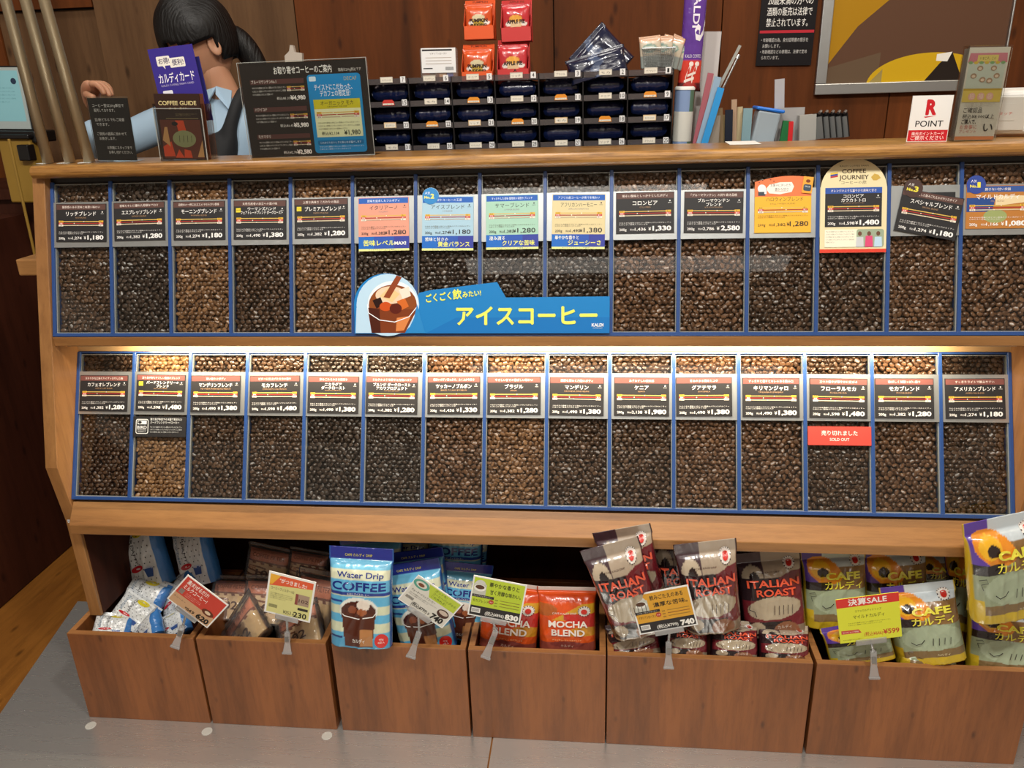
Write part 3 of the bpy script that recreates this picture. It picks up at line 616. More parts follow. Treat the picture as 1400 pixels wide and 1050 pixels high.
base = a.n; a.v += b.v; a.f += [tuple(q + base for q in f) for f in b.f]; a.c += b.c; a.n += b.n
a.ell(.0165, CH + .002, .0165, .0165, '#344a98'); a.text('人気', .0075, CH + .006, .0042, '#e8e8f0', w=.010); a.text('No.', .006, CH - .003, .0050, '#f0e04a', w=.012, bold=.03); a.text('1', .0185, CH - .003, .0095, '#f0e04a', w=.0055, bold=.03)
put_card(MT, 14, 'blue and orange picture price card with round No.1 badge at far right', a, outline=out, base='#b97a3a', dx=.007)
botc = [('カフェオレブレンド', 'CAFE AU LAIT BLEND', '1,382', '1,280', 'まろやかな口あたりのすっきりした味'),
 (('バードフレンドリー®', 'ブレンド'), 'BIRD FRIENDLY BLEND', '1,598', '1,480', '渡り鳥が好むやさしい自然のブレンド'),
 ('マンデリンフレンチ', 'INDONESIA MANDHELING FRENCH', '1,490', '1,380', '深い香りのボディ'),
 ('モカフレンチ', 'ETHIOPIA MOCHA FRENCH', '1,598', '1,480', 'ビターに仕上げたモカの香り'),
 (('ニカラグア', 'ダークロースト'), 'NICARAGUA DARK ROAST', '1,490', '1,380', '飲みごたえのある深煎り'),
 (('ブルンジ ダークロースト', 'アカワプロジェクト'), 'BURUNDI DARK ROAST', '1,382', '1,280', 'ミルクのような甘さと力強いコク'),
 ('ツッカーノブルボン', 'BRAZIL TUCANO BOURBON', '1,436', '1,330', '程良いボディ感のある、ふくよかな甘さ'),
 ('ブラジル', 'BRAZIL', '1,382', '1,280', 'やさしい甘さの香ばしい味わい'),
 ('マンデリン', 'INDONESIA MANDHELING', '1,490', '1,380', '濃厚な深みと力強いボディ'),
 ('ケニア', 'KENYA', '2,138', '1,980', 'みずみずしい果実感'),
 ('グアテマラ', 'GUATEMALA', '1,490', '1,380', '甘みのある風味とコク'),
 ('キリマンジャロ', 'TANZANIA KILIMANJARO', '1,490', '1,380', 'すっきりと香りとキレのある飲み口'),
 ('フローラルモカ', 'FLORAL MOCHA', '1,598', '1,480', '三つの香りが華やかに広がる'),
 ('モカブレンド', 'MOCHA BLEND', '1,382', '1,280', '香ばしく甘酸っぱい香り'),
 ('アメリカンブレンド', 'AMERICAN BLEND', '1,274', '1,180', 'すっきりライトで飲みやすい')]
blab = ['black CAFE AU LAIT BLEND price card at the left end of the lower row', 'black BIRD FRIENDLY price card with a yellow badge', 'black card reading INDONESIA MANDHELING FRENCH at 1,380 yen', 'black price card reading ETHIOPIA MOCHA FRENCH', 'black NICARAGUA DARK ROAST price card with a two-line title', 'black BURUNDI DARK ROAST price card with a two-line title', 'black TUCANO BOURBON price card at 1,330 yen', 'black price card with short title BRAZIL', 'black INDONESIA MANDHELING card between the BRAZIL and KENYA cards', 'black price card headed KENYA at 1,980 yen', 'black price card reading GUATEMALA', 'black price card reading TANZANIA KILIMANJARO', 'black FLORAL MOCHA price card above the red sold out sign', 'black MOCHA BLEND price card second from the right, lower row', 'black AMERICAN BLEND price card at the right end of the lower row']
for i, d in enumerate(botc):
    put_card(MBt, i, blab[i], card_art(*d, hdr='#7a4a44', badge='#e3cf3a' if i == 1 else None), z=LR - .1265 + (.002 if i == 1 else 0), dx=.0065 + .002 * math.sin(i * 2.3), rot=.01 * math.sin(i * 1.7))
a = Art(); a.rrect(.006, .006, .034, .037, .004, '#e4e6e4'); a.rrect(.0075, .0075, .0325, .0355, .003, '#2b2a2b'); a.rect(.010, .026, .030, .034, '#e4e6e4'); a.ell(.015, .030, .004, .003, '#2b2a2b'); a.text('BIRD', .020, .0165, .0065, '#e4e6e4', 'c', w=.021, bold=.02); a.rect(.010, .0135, .030, .0142, '#e4e6e4'); a.text('FRIENDLY', .020, .0095, .0024, '#e4e6e4', 'c', w=.018)
a.text('渡り鳥が休息する木陰で育まれた', .038, .0345, .0042, '#e4e6e4', w=.070, bold=.015); a.text('バードフレンドリー®コーヒー', .038, .0275, .0046, '#e4e6e4', w=.064, bold=.015); a.lines(.038, .019, .070, .0026, .0052, 3, '#d0d2d0', .9)
put_card(MBt, 1, 'black information card with a white BIRD emblem under the bird friendly card', a, .1165, .0425, LR - .179, None, '#2b2a2b', name='info_card', dx=.0040, cat='card')
a = Art(); a.rect(0, 0, .117, .036, '#dc4a40'); a.text('売り切れました', .0585, .0195, .0076, '#fbeee6', 'c', w=.067, bold=.02); a.text('SOLD OUT', .0585, .0085, .0056, '#fbeee6', 'c', w=.036, bold=.01)
put_card(MBt, 12, 'red SOLD OUT card across the FLORAL MOCHA bean bin', a, .117, .036, LR - .179, None, '#dc4a40', name='sold_out_card', dx=.0045, cat='sign')
# ---- iced coffee banner
a = Art(); bx0 = .630; bw = .4925
def bo(x, s): return (x - bx0, .3095 - s)
circ = [(.0625 + .0635*math.cos(t), .056 + .060*math.sin(t)) for t in np.linspace(.25, PI, 20)]
out = [(.0, .0), (bw, 0), (bw, .069), (.296, .068), (.279, .0975), (.15, .083), (.128, .078)] + circ + [(0, .03)]
a.poly(out, '#1f7fc4'); a.poly([(.14, 0), (bw, 0), (bw, .03), (.2, .03)], '#1a74bd'); a.ell(.066, .055, .062, .0600, '#bcdcf2'); a.poly([(.002, .001), (.10, .001), (.127, .05), (.004, .05)], '#bcdcf2')
a.ell(.076, .056, .050, .0455, '#e6f0f6'); a.ell(.076, .054, .0475, .040, '#8c4a20'); a.poly([(.026, .05), (.124, .046), (.100, .001), (.034, .001)], '#7c3a1a')
a.poly([(.028, .05), (.05, .047), (.052, .001), (.034, .001)], '#4a1e10'); a.poly([(.084, .03), (.112, .034), (.098, .006), (.082, .004)], '#d8844a')
a.ell(.072, .074, .030, .017, '#e8cdb0'); a.poly([(.05, .072), (.07, .090), (.09, .076), (.075, .060)], '#f0c890'); a.poly([(.084, .062), (.10, .068), (.108, .052), (.092, .044)], '#d06a2a'); a.poly([(.036, .064), (.052, .070), (.058, .056), (.044, .048)], '#26100a'); a.ell(.062, .052, .012, .009, '#c8501c'); a.ell(.082, .048, .012, .010, '#5a1c10'); a.poly([(.088, .084), (.108, .090), (.112, .072), (.096, .066)], '#f2e0d0')
a.poly([(.084, .112), (.094, .108), (.070, .068), (.058, .070)], '#8e4222'); a.line([(.026, .056), (.028, .04), (.05, .026), (.08, .022), (.108, .032), (.123, .05)], .0016, '#f4f8fc')
a.poly([(.104, .0005), (.140, .0005), (.124, .056), (.118, .03)], '#2a86c8'); 
a.text('ごくごく', .142, .060, .0125, '#e8ee62', w=.050, bold=.05, rot=.12); a.text('飲', .194, .066, .0150, '#e8ee62', w=.018, bold=.05, rot=.1); a.text('みたい!', .213, .069, .0095, '#e8ee62', w=.036, bold=.05, rot=.1)
a.text('アイスコーヒー', .200, .018, .0300, '#eaf06a', w=.270, bold=.05); a.text('KALDI', .459, .0125, .0060, '#f2f6fa', w=.022, bold=.03); a.text('COFFEE FARM', .461, .0088, .0018, '#f2f6fa', w=.018)
o = board('banner', a, bw, .12, .0025, '#1f7fc4', M['gloss_print'], None, MT @ Matrix.Translation((bx0, -.0125, .0035)), out)
tag(o, 'long blue banner for iced coffee with a glass picture, across four upper bins', 'banner')
# ================================================================== wooden dump bins
BX = [(-.050, .240, 'leftmost brown wood bin holding white and blue milk powder packets'), (.246, .533, 'brown wood bin of clear-wrapped paper filters, second from left'), (.546, .832, 'brown wood bin filled with blue iced coffee bags'), (.837, 1.121, 'brown wood bin holding two orange MOCHA BLEND bags'), (1.124, 1.529, 'wide brown wood bin filled with dark ITALIAN ROAST bags'), (1.536, 1.944, 'wide brown wood bin of yellow and purple bags at the right end')]
for x0, x1, lab in BX:
    t = thing('wooden_bin', lab, 'bin', (x0, 0, 0), 'wooden dump bins under the counter'); w = x1 - x0; th = .013; H = .23; D = .262
    obj('front_board', MB().box(0, w, 0, th, 0, H), M['bin_wood'], t, bevel=.0008, seg=1)
    obj('back_board', MB().box(0, w, D - th, D, 0, H), M['bin_wood'], t, bevel=.0008, seg=1)
    for a_ in (0, w - th): obj('side_board', MB().box(a_, a_ + th, th + .0003, D - th - .0003, 0, H), M['bin_wood'], t, bevel=.0008, seg=1)
    obj('edge_band', MB().box(.0004, w - .0004, .0003, th - .0003, H, H + .0008), M['bin_edge'], t)
    for a_ in (0, w - th): obj('edge_band', MB().box(a_ + .0003, a_ + th - .0003, th, D - th, H, H + .0008), M['bin_edge'], t)
    obj('inner_base', MB().box(th, w - th, th, D - th, .110, .118), M['dark_wood'], t)
# ================================================================== packet artwork
def lay(C_, default, *rules):
    pal = [default]; ind = np.zeros(C_[0].shape, int)
    for mask, col in rules: pal.append(col); ind[mask] = len(pal) - 1
    return pal, ind
def E_(u, v, cx, cy, rx, ry, a=0):
    x, y = u - cx, v - cy; c, s = math.cos(a), math.sin(a); return ((x*c + y*s) / rx) ** 2 + ((-x*s + y*c) / ry) ** 2 < 1
def sun(a, cx, cy, r, asp):
    a.ell(cx, cy, r*1.25*asp, r*1.25, '#f2ece4', n=20)
    for k in range(14): t = k*2*PI/14; a.ell(cx + math.cos(t)*r*1.15*asp, cy + math.sin(t)*r*1.15, r*.13*asp, r*.13, '#2a2024', n=6)
    a.ell(cx, cy, r*.62*asp, r*.62, '#d8362c', n=16)
ASP = .17 / .12
def f_ital(u, v):
    return lay((u, v), '#6a5a50', (v > .70, '#b3a28e'), ((v > .70) & (u < .40), '#4c383e'), (E_(u, v, .22, .74, .16, .12), '#c4b49c'), (E_(u, v, .24, .72, .075, .075), '#241a1c'),
      ((v <= .72) & (v > .44), '#2c1d22'), ((v < .78) & (v > .44) & (u > .62) & (v < .62 + (u - .3) * .3), '#6e1f28'), ((v <= .46), '#6e1f28'), (E_(u, v, .50, .36, .42, .14, .05), '#b6a78e'),
      ((v < .20) & (u < .75), '#201619'), ((v < .14) & (u > .55), '#8c7c68'), (E_(u, v, .66, .08, .20, .11), '#8a5a3e'), (E_(u, v, .20, .13, .12, .07), '#a89880'), (v < .03, '#8c7c68'))
def a_ital():
    a = Art(); a.text('CAFÉ KALDI DRIP', .30, .775, .016, '#5a4038', w=.34, rot=.0); sun(a, .80, .86, .05, ASP)
    a.text('ITALIAN', .52, .625, .085, '#ee5c3c', 'c', w=.82, bold=.024); a.text('ROAST', .55, .515, .085, '#ee5c3c', 'c', w=.62, bold=.024)
    for k in range(5): a.line([(.50 + .07*k, .40), (.485 + .07*k, .29)], .010, '#3a2a28')
    a.line([(.12, .42), (.10, .36), (.18, .34), (.20, .28)], .012, '#2c1d22'); a.text('カルディ', .62, .125, .035, '#cfc6ba', 'c', w=.22); return a
def f_cafe(u, v):
    return lay((u, v), '#98a488', (v > .62, '#c9d3d8'), ((v > .62) & (u < .33), '#5a3c9e'), ((u > .55) & (v < .80) & (v > .56), '#8c6a40'), (E_(u, v, .33, .75, .27, .15, -.25), '#e8912a'), (E_(u, v, .27, .77, .15, .10), '#efb52c'), (E_(u, v, .30, .74, .09, .055), '#2a1c1a'),
      ((v > .50) & (v < .63) & (u < .42), '#231a1c'), ((v > .50) & (v < .58) & (u >= .42), '#8c6a40'), (v <= .52, '#8f9a7c'), ((v < .20) & (u > .1), '#7c6440'), (E_(u, v, .55, .36, .42, .17), '#a3b094'), (v < .10, '#c7a926'), ((v < .26) & (u < .12), '#c7a926'))
def a_cafe():
    a = Art(); sun(a, .82, .86, .048, ASP); a.text('CAFE', .60, .665, .085, '#ece24a', 'c', w=.54, bold=.03); a.text('カルディ', .60, .545, .085, '#ece24a', 'c', w=.60, bold=.03)
    for k in range(4): a.line([(.55 + .08*k, .36), (.53 + .08*k, .27)], .010, '#262420')
    a.line([(.24, .33), (.30, .29), (.38, .31), (.43, .35)], .011, '#262420'); a.line([(.06, .48), (.14, .50), (.16, .46), (.08, .44), (.10, .38)], .009, '#3c4034'); a.text('カルディ', .65, .135, .022, '#ddd4a8', 'c', w=.18); return a
def f_drip(u, v):
    st = (np.sin(v * 2*PI * 5.5 + .4) > 0); return lay((u, v), '#5fb0d8', (st & (v < .56), '#cfd6b8'), (v > .88, '#28348c'), ((v > .80) & (v <= .88), '#6fbce0'), ((v > .70) & (v <= .80), '#d8dcc0'), ((v > .58) & (v <= .70), '#62b2dc'), ((v > .545) & (v <= .58), '#2a3f8c'),
      ((v < .10), '#4f9fc8'), ((u < .24) & (v > .47) & (v < .50), '#27408c'), ((u < .25) & (v > .10) & (v < .125), '#1f3070'), (E_(u, v, .5, .40, .31, .13), '#e2e4dc'), (E_(u, v, .5, .385, .28, .105), '#4a2016'),
      ((np.abs(u - .5) < .22 + (v - .02) * .16) & (v < .36) & (v > .02), '#51281c'), ((np.abs(u - .62) < .10) & (v < .20) & (v > .03), '#b07a4a'), (E_(u, v, .58, .45, .10, .06), '#e8ddd0'), (E_(u, v, .40, .40, .07, .04), '#8a4a30'), (E_(u, v, .55, .38, .08, .035), '#a05a34'))
def a_drip():
    a = Art(); a.text('CAFE カルディ DRIP', .46, .905, .026, '#e6dc4a', 'c', w=.42); a.text('Water Drip', .52, .725, .055, '#27368a', 'c', w=.74, bold=.015); a.text('COFFEE', .50, .602, .082, '#20307e', 'c', w=.86, bold=.026)
    a.text('水出しアイスコーヒー', .5, .553, .018, '#f0f2f4', 'c', w=.36); a.line([(.20, .38), (.27, .335), (.5, .31), (.73, .335), (.80, .39)], .010, '#f0f0ee'); a.text('カルディ', .5, .065, .034, '#f0ece4', 'c', w=.20, bold=.02)
    a.ell(.86, .09, .10, .075, '#d22a24', n=24); a.text('40g', .86, .10, .018, '#f6e6e2', 'c', w=.07); a.text('4袋入', .86, .065, .020, '#f6e6e2', 'c', w=.10); return a
def f_mocha(u, v):
    return lay((u, v), '#e2551c', ((v > .80) & (v < .9), '#d04a1e'), ((v < .78) & (v > .52) & (v < .50 + u*.5 - .1), '#d9a32c'), ((v < .62) & (v > .34) & (u > .45) & (v > .62 - (u - .2)*.35), '#c8302a'), (E_(u, v, .80, .30, .28, .12), '#cf9128'), (E_(u, v, .10, .68, .24, .10), '#b5612c'),
      ((v < .27), '#d5541e'), (v < .16, '#92473a'), (E_(u, v, .5, .13, .30, .05), '#7c3a34'), (v > .94, '#c9b8b0'))
def a_mocha():
    a = Art(); a.text('CAFÉ KALDI DRIP', .46, .62, .030, '#f4e6d8', 'c', w=.42); sun(a, .80, .67, .062, ASP); a.text('MOCHA', .52, .42, .105, '#f4ece2', 'c', w=.68, bold=.027); a.text('BLEND', .52, .28, .105, '#f4ece2', 'c', w=.58, bold=.027)
    a.text('ドリップコーヒー モカブレンド', .5, .20, .020, '#f6dca0', 'c', w=.5); a.text('カルディ', .5, .10, .034, '#cfae9c', 'c', w=.22); return a
def f_milk(u, v):
    return lay((u, v), '#dfe2e2', ((u > .86), '#3f7cc0'), ((v > .94), '#c9ced2'))
def a_milk():
    a = Art(); r = np.random.default_rng(3)
    for j in range(12):
        for i in range(6):
            x, y = .08 + .13*i + (.065 if j % 2 else 0), .05 + .082*j
            if x < .84: a.ell(x, y, .014, .011, '#2a2e38', n=6); a.k -= 1
    a.k += 1; a.ell(.56, .84, .16, .075, '#e4d22a', n=20); a.text('CREAMY', .36, .84, .075, '#3c3c40', w=.46, rot=-PI/2 + .0); a.text('POWDER', .16, .82, .075, '#7a94ac', w=.45, rot=-PI/2)
    a.ell(.36, .32, .17, .045, '#c62a34', n=20, a=.1); a.ell(.40, .32, .07, .012, '#e8d8d4', n=12); a.poly([(.58, .17), (.74, .17), (.77, .30), (.55, .30)], '#3c5a98'); a.ell(.66, .30, .11, .022, '#c8d2e2', n=14); return a
def f_kraft(u, v):
    return lay((u, v), '#dcbb90', (v > .70, '#d07a56'), ((v > .66) & (v <= .70), '#7a3a20'), ((np.sin(u*30 + v*14) > .2) & (v < .70) & (v > .60), '#7a4228'), ((u < .5) & (np.sin(v*46 + u*8) > .4) & (v < .55), '#7b4526'), ((u > .72) & (v < .6), '#d9b67e'))
def a_kraft():
    a = Art(); a.text('COFFEE FILTER', .5, .80, .10, '#7a3a20', 'c', w=.8, bold=.01); a.text('102', .5, .25, .22, '#4a2414', 'c', w=.5, bold=.02); a.text('FR', .16, .44, .10, '#b5653c', 'c', w=.2); return a
KINDS = dict(ital=(f_ital, a_ital, '#5a2028', '#3a1c22', 'bag'), cafe=(f_cafe, a_cafe, '#b89a28', '#c7a926', 'bag'), drip=(f_drip, a_drip, '#3a86b8', '#2c5aa0', 'bag'), mocha=(f_mocha, a_mocha, '#c8501e', '#b0481e', 'bag'), milk=(f_milk, a_milk, '#3f7cc0', None, 'foil'), kraft=(f_kraft, a_kraft, '#b98a5c', None, 'foil'))
_bm = {}
def bagmesh(kind, seed, **k):
    key = (kind, seed, tuple(sorted(k.items())))
    if key not in _bm:
        f, a, bk, sd, mt = KINDS[kind]; o = dict(seal=.13, boxy=4.0, crum=.15, d=.048); o.update(k)
        _bm[key] = pouch(kind + '_mesh', .12, .17, o.pop('d'), f, a(), seed=seed, back=bk, side=sd, mat=mt, nu=64, nv=92, **o)
    return _bm[key]
def bag(name, kind, b, t, w, Yb, Yt, label, cat='bag', group=None, yaw=0, seed=1, zs=None, **k):
    m, h = stand(b, t, yaw, Yb, Yt); mid = m @ Vector((0, 0, h/2)); W_ = w * mpp(mid)
    sc = Matrix.Diagonal((W_ / .12, zs or (W_/.12 + h/.17) / 2, h / .17, 1))
    o = obj(name, bagmesh(kind, seed, **k), None, None, m @ sc)
    return tag(o, label, cat, group)
# bin 1: milk powder packets
g = 'milk powder packets in the leftmost bin'
bag('milk_powder_packet', 'milk', (214, 800), (186, 712), 66, .19, .235, 'upright white dotted packet with blue side, left of the two at the back', 'packet', g, .1, 1, d=.05)
bag('milk_powder_packet', 'milk', (278, 797), (257, 712), 64, .185, .235, 'upright white dotted packet with blue side, right of the two at the back', 'packet', g, .15, 2, d=.05)
bag('milk_powder_packet', 'milk', (250, 838), (242, 788), 74, .125, .20, 'white packet lying flat at the foot of the upright packets', 'packet', g, 0, 3, zs=.8)
bag('milk_powder_packet', 'milk', (188, 838), (212, 790), 62, .115, .175, 'white dotted packet with yellow spot lying highest at the left', 'packet', g, .2, 4, zs=.8)
bag('milk_powder_packet', 'milk', (172, 856), (200, 818), 60, .075, .12, 'crumpled white packet with blue side in the middle of the left heap', 'packet', g, .3, 5, zs=.7)
bag('milk_powder_packet', 'milk', (150, 874), (160, 838), 52, .035, .08, 'crumpled white packet in the front left corner of the bin', 'packet', g, -.2, 6, zs=.7)
bag('milk_powder_packet', 'milk', (206, 877), (200, 843), 60, .035, .078, 'white dotted packet against the front board beside the red card', 'packet', g, .1, 7, zs=.7)
bag('milk_powder_packet', 'milk', (240, 872), (232, 838), 56, .060, .105, 'shaded grey-white packet tucked behind the red card near the gap', 'packet', g, -.3, 8, zs=.7)
# bin 2: clear wrapped filters
g = 'clear-wrapped filter packs'
def filt(b, t, w, Yb, Yt, label, yaw=0, seed=1, roll=0):
    m, h = stand(b, t, yaw, Yb, Yt); W_ = w * mpp(m @ Vector((0, 0, h/2))); m = m @ Matrix.Rotation(roll, 4, 'Y')
    th = thing('filter_pack', label, 'packet', m, g)
    obj('paper_filters', bagmesh('kraft', seed % 3, seal=.04, boxy=6, crum=.05, d=.03), None, th, Matrix.Diagonal((W_*.86/.12, .8, h*.86/.17, 1)))
    if ('film', seed % 3) not in _bm: _bm[('film', seed % 3)] = pouch('film_mesh', .12, .17, .05, lambda u, v: (['#ffffff'], np.zeros(u.shape, int)), None, seed=40 + seed, seal=.10, boxy=3, crum=.30, nu=26, nv=34, mat='film')
    obj('clear_wrapper', _bm[('film', seed % 3)], None, th, Matrix.Translation((0, 0, -.004)) @ Matrix.Diagonal((W_/.12, .95, h*1.04/.17, 1)))
filt((362, 800), (372, 745), 66, .20, .23, 'dim filter pack upright at the back left of the filter bin', 0, 1)
filt((418, 800), (425, 750), 62, .19, .225, 'dim filter pack upright at the back right of the filter bin', .1, 2)
filt((313, 846), (322, 786), 66, .12, .18, 'clear pack with orange crust pattern half behind the red card', .1, 3)
filt((364, 852), (372, 786), 74, .11, .17, 'clear pack with large dark 102 behind the white and yellow card', -.1, 4)
filt((425, 868), (428, 778), 62, .10, .16, 'clear pack standing at the right side of the filter bin', .1, 5, .12)
filt((346, 888), (322, 832), 100, .035, .10, 'clear pack with orange FR edge lying against the front board', .1, 6, -.12)
filt((414, 888), (404, 832), 84, .035, .10, 'clear wrapped pack lying at the front right under the card clip', .1, 7)
# bin 3: blue iced coffee bags
g = 'blue iced coffee bags in the third bin'
bag('iced_coffee_bag', 'drip', (560, 806), (556, 724), 66, .21, .24, 'dim blue bag standing at the back, left of the back row', 'bag', g, 0, 1)
bag('iced_coffee_bag', 'drip', (622, 820), (624, 705), 78, .175, .205, 'blue bag standing at the back showing only the brown iced drink', 'bag', g, 0, 2)
bag('iced_coffee_bag', 'drip', (640, 812), (645, 722), 50, .215, .24, 'dim blue bag at the back right corner of the third bin', 'bag', g, 0, 3)
bag('iced_coffee_bag', 'drip', (522, 838), (506, 728), 88, .13, .165, 'blue bag tilted behind the large front bag, purple top showing', 'bag', g, -.05, 2)
bag('iced_coffee_bag', 'drip', (590, 858), (566, 752), 82, .095, .13, 'blue bag leaning left behind the 740 yen card', 'bag', g, .05, 3)
bag('iced_coffee_bag', 'drip', (630, 868), (640, 770), 70, .10, .135, 'blue bag leaning right behind the 740 yen card', 'bag', g, -.1, 1)
bag('iced_coffee_bag', 'drip', (588, 885), (560, 768), 84, .045, .085, 'blue bag in front with red disc, tilted under the card clip', 'bag', g, .0, 2)
bag('iced_coffee_bag', 'drip', (495, 879), (494, 748), 90, -.012, .03, 'large upright blue bag with COFFEE and iced glass, front left', 'bag', g, 0, 1, d=.04)
# bin 4
g = 'orange coffee bags in the fourth bin'
bag('mocha_coffee_bag', 'mocha', (694, 884), (702, 797), 84, .055, .085, 'orange MOCHA BLEND bag half hidden by the green 830 yen card', 'bag', g, 0, 1, seal=.09)
bag('mocha_coffee_bag', 'mocha', (776, 885), (775, 802), 82, .05, .08, 'orange MOCHA BLEND bag fully visible at the right of its bin', 'bag', g, 0, 2, seal=.09)
# bin 5
g = 'dark italian roast bags in the fifth bin'
bag('italian_roast_bag', 'ital', (874, 812), (849, 722), 78, .055, .012, 'ITALIAN ROAST bag behind the leftmost tilted one, beige top showing', 'bag', g, 0, 2)
bag('italian_roast_bag', 'ital', (932, 838), (926, 729), 76, .125, .085, 'dark ITALIAN ROAST bag in shade between two front bags', 'bag', g, 0, 3)
bag('italian_roast_bag', 'ital', (1052, 838), (1052, 738), 84, .17, .20, 'ITALIAN ROAST bag behind the right upright one, only ROAST showing', 'bag', g, 0, 1)
bag('italian_roast_bag', 'ital', (874, 858), (832, 743), 80, .030, -.008, 'ITALIAN ROAST bag tilted left above the left end of the bin', 'bag', g, -.05, 1)
bag('italian_roast_bag', 'ital', (975, 852), (963, 740), 82, .048, .004, 'upright ITALIAN ROAST bag just right of the 740 yen card', 'bag', g, 0, 2)
bag('italian_roast_bag', 'ital', (1060, 864), (1048, 753), 88, .085, .125, 'upright ITALIAN ROAST bag at the right end of its bin', 'bag', g, 0, 3)
for k, (b, t, w, lab) in enumerate((((870, 896), (862, 850), 74, 'dark bag lying low behind the card, front left of the fifth bin'), ((938, 896), (938, 846), 60, 'dark bag lying low, second in the front row of the fifth bin'), ((1003, 899), (1003, 848), 66, 'dark bag lying low, third in the front row, red letters sideways'), ((1072, 903), (1070, 854), 70, 'dark bag lying low at the front right corner of the fifth bin'))):
    bag('italian_roast_bag', 'ital', b, t, w, .018 + .016, .075, lab, 'bag', g, 0, (1, 2, 3, 2)[k], zs=1.1)
# bin 6
g = 'yellow and purple coffee bags in the right bin'
bag('cafe_drip_bag', 'cafe', (1278, 825), (1280, 752), 60, .17, .19, 'dim yellow and purple bag deep at the back of the right bin', 'bag', g, 0, 3)
bag('cafe_drip_bag', 'cafe', (1142, 852), (1138, 750), 86, .10, .13, 'yellow and purple bag upright at the left end of the right bin', 'bag', g, 0, 1)
bag('cafe_drip_bag', 'cafe', (1226, 858), (1220, 746), 86, .115, .145, 'yellow and purple bag upright, second from left behind the sale card', 'bag', g, 0, 2)
bag('cafe_drip_bag', 'cafe', (1330, 860), (1322, 742), 66, .12, .16, 'yellow bag turned sideways behind the tallest bag at the right', 'bag', g, .9, 3)
bag('cafe_drip_bag', 'cafe', (1180, 905), (1166, 852), 90, .03, .065, 'yellow and purple bag low in front under the sale card', 'bag', g, 0, 3, zs=.9)
bag('cafe_drip_bag', 'cafe', (1268, 912), (1268, 872), 78, .025, .055, 'yellow bag squashed at the bottom front of the right bin', 'bag', g, 0, 1, zs=.8)
bag('cafe_drip_bag', 'cafe', (1272, 900), (1252, 798), 96, .04, .085, 'plump yellow and purple bag right beside the sale card', 'bag', g, .1, 2, d=.062)
bag('cafe_drip_bag', 'cafe', (1366, 918), (1372, 826), 92, .04, .085, 'yellow and green bag in the front right corner of the right bin', 'bag', g, .1, 1, d=.06)
bag('cafe_drip_bag', 'cafe', (1373, 836), (1366, 706), 98, -.002, -.004, 'tallest yellow and purple bag standing on the others at far right', 'bag', g, -.1, 3, d=.05)
# ================================================================== clip-on price signs
def clip_sign(tl, tr, bl, ctop, cbot, Y, art_fn, base, label, edge='#f0f0ee'):
    m, w, h = quad(tl, tr, bl, Y); t = thing('clip_sign', label, 'price sign', m, 'clip-on price signs on the bins')
    a = Art(); a.rect(.002, .002, w - .002, h - .002, base); art_fn(a, w, h)
    board('card', a, w, h, .0012, edge, M['card'], t, Matrix.Identity(4))
    obj('sleeve', MB().box(w*.25, w*.75, -.002, .004, -.009, .004), M['clip'], t, bevel=.001)
    inv = m.inverted(); c0 = inv @ at(*ctop, Y=Y + .004); c1 = inv @ at(*cbot, Y=-.022)
    ax = (c0 - c1); L_c = ax.length; ax.normalize(); base_ = Vector((w/2, .001, -.006))
    obj('stem', MB().tube(base_, c0, .0028, .0024, 10), M['clip'], t, smooth=False)
    obj('pivot_ball', MB().lathe([(.0, -.004), (.003, -.003), (.0042, 0), (.003, .003), (0, .004)], c0, 12), M['clip'], t, smooth=True)
    yv = (inv.to_3x3() @ Vector((0, 1, 0))); yv = (yv - ax * yv.dot(ax)).normalized(); xv = yv.cross(ax)
    cm = mat_axes(c1, xv, yv, ax)
    mb = MB(); mb.v = [(-.0095, -.003, 0), (.0095, -.003, 0), (.0095, 0, 0), (-.0095, 0, 0), (-.0060, -.002, L_c*.45), (.0060, -.002, L_c*.45), (.0060, .002, L_c*.45), (-.0060, .002, L_c*.45), (-.0058, -.003, L_c), (.0058, -.003, L_c), (.0058, .003, L_c), (-.0058, .003, L_c)]
    for q in (0, 4): mb.f += [(q+i, q+(i+1) % 4, q+4+(i+1) % 4, q+4+i) for i in range(4)]
    mb.f += [(3, 2, 1, 0), (8, 9, 10, 11)]; obj('clip_lever', mb, M['clip'], t, cm, bevel=.0008)
    obj('clip_grip', MB().box(-.0105, .0105, -.0045, .001, -.003, .002), M['clip'], t, cm, bevel=.0008)
    obj('clip_spring', MB().box(-.004, .004, -.0042, -.0022, L_c*.55, L_c*.8), M['alu'], t, cm)
    return t
def s1(a, w, h):
    a.rect(.003, h*.36, w - .003, h - .003, '#c94436'); a.rect(.003, .003, w - .003, h*.36, '#c9a07a'); a.text('濃(ま)ぜるだけ!', .010, h*.78, .0095, '#f6ece4', w=w*.50, bold=.03); a.text('ミルクコーヒー!', .010, h*.60, .0095, '#f6ece4', w=w*.55, bold=.03)
    a.rect(.008, h*.40, .018, h*.56, '#8c7c74'); a.lines(.024, h*.50, w*.35, .002, .004, 3, '#f0c8b8'); a.ell(w*.80, h*.40, .014, .008, '#6a3420'); a.ell(w*.80, h*.40, .007, .004, '#e0c8a8'); a.text('クリーミー', .006, h*.22, .004, '#4a3428', w=w*.28)
    a.text('¥', w*.38, .008, .006, '#1e1a18', w=.005); a.text('669', w*.43, .007, .0075, '#1e1a18', w=.018, bold=.02); a.text('620', w - .006, .006, .0130, '#1e1a18', 'r', w=.030, bold=.04)
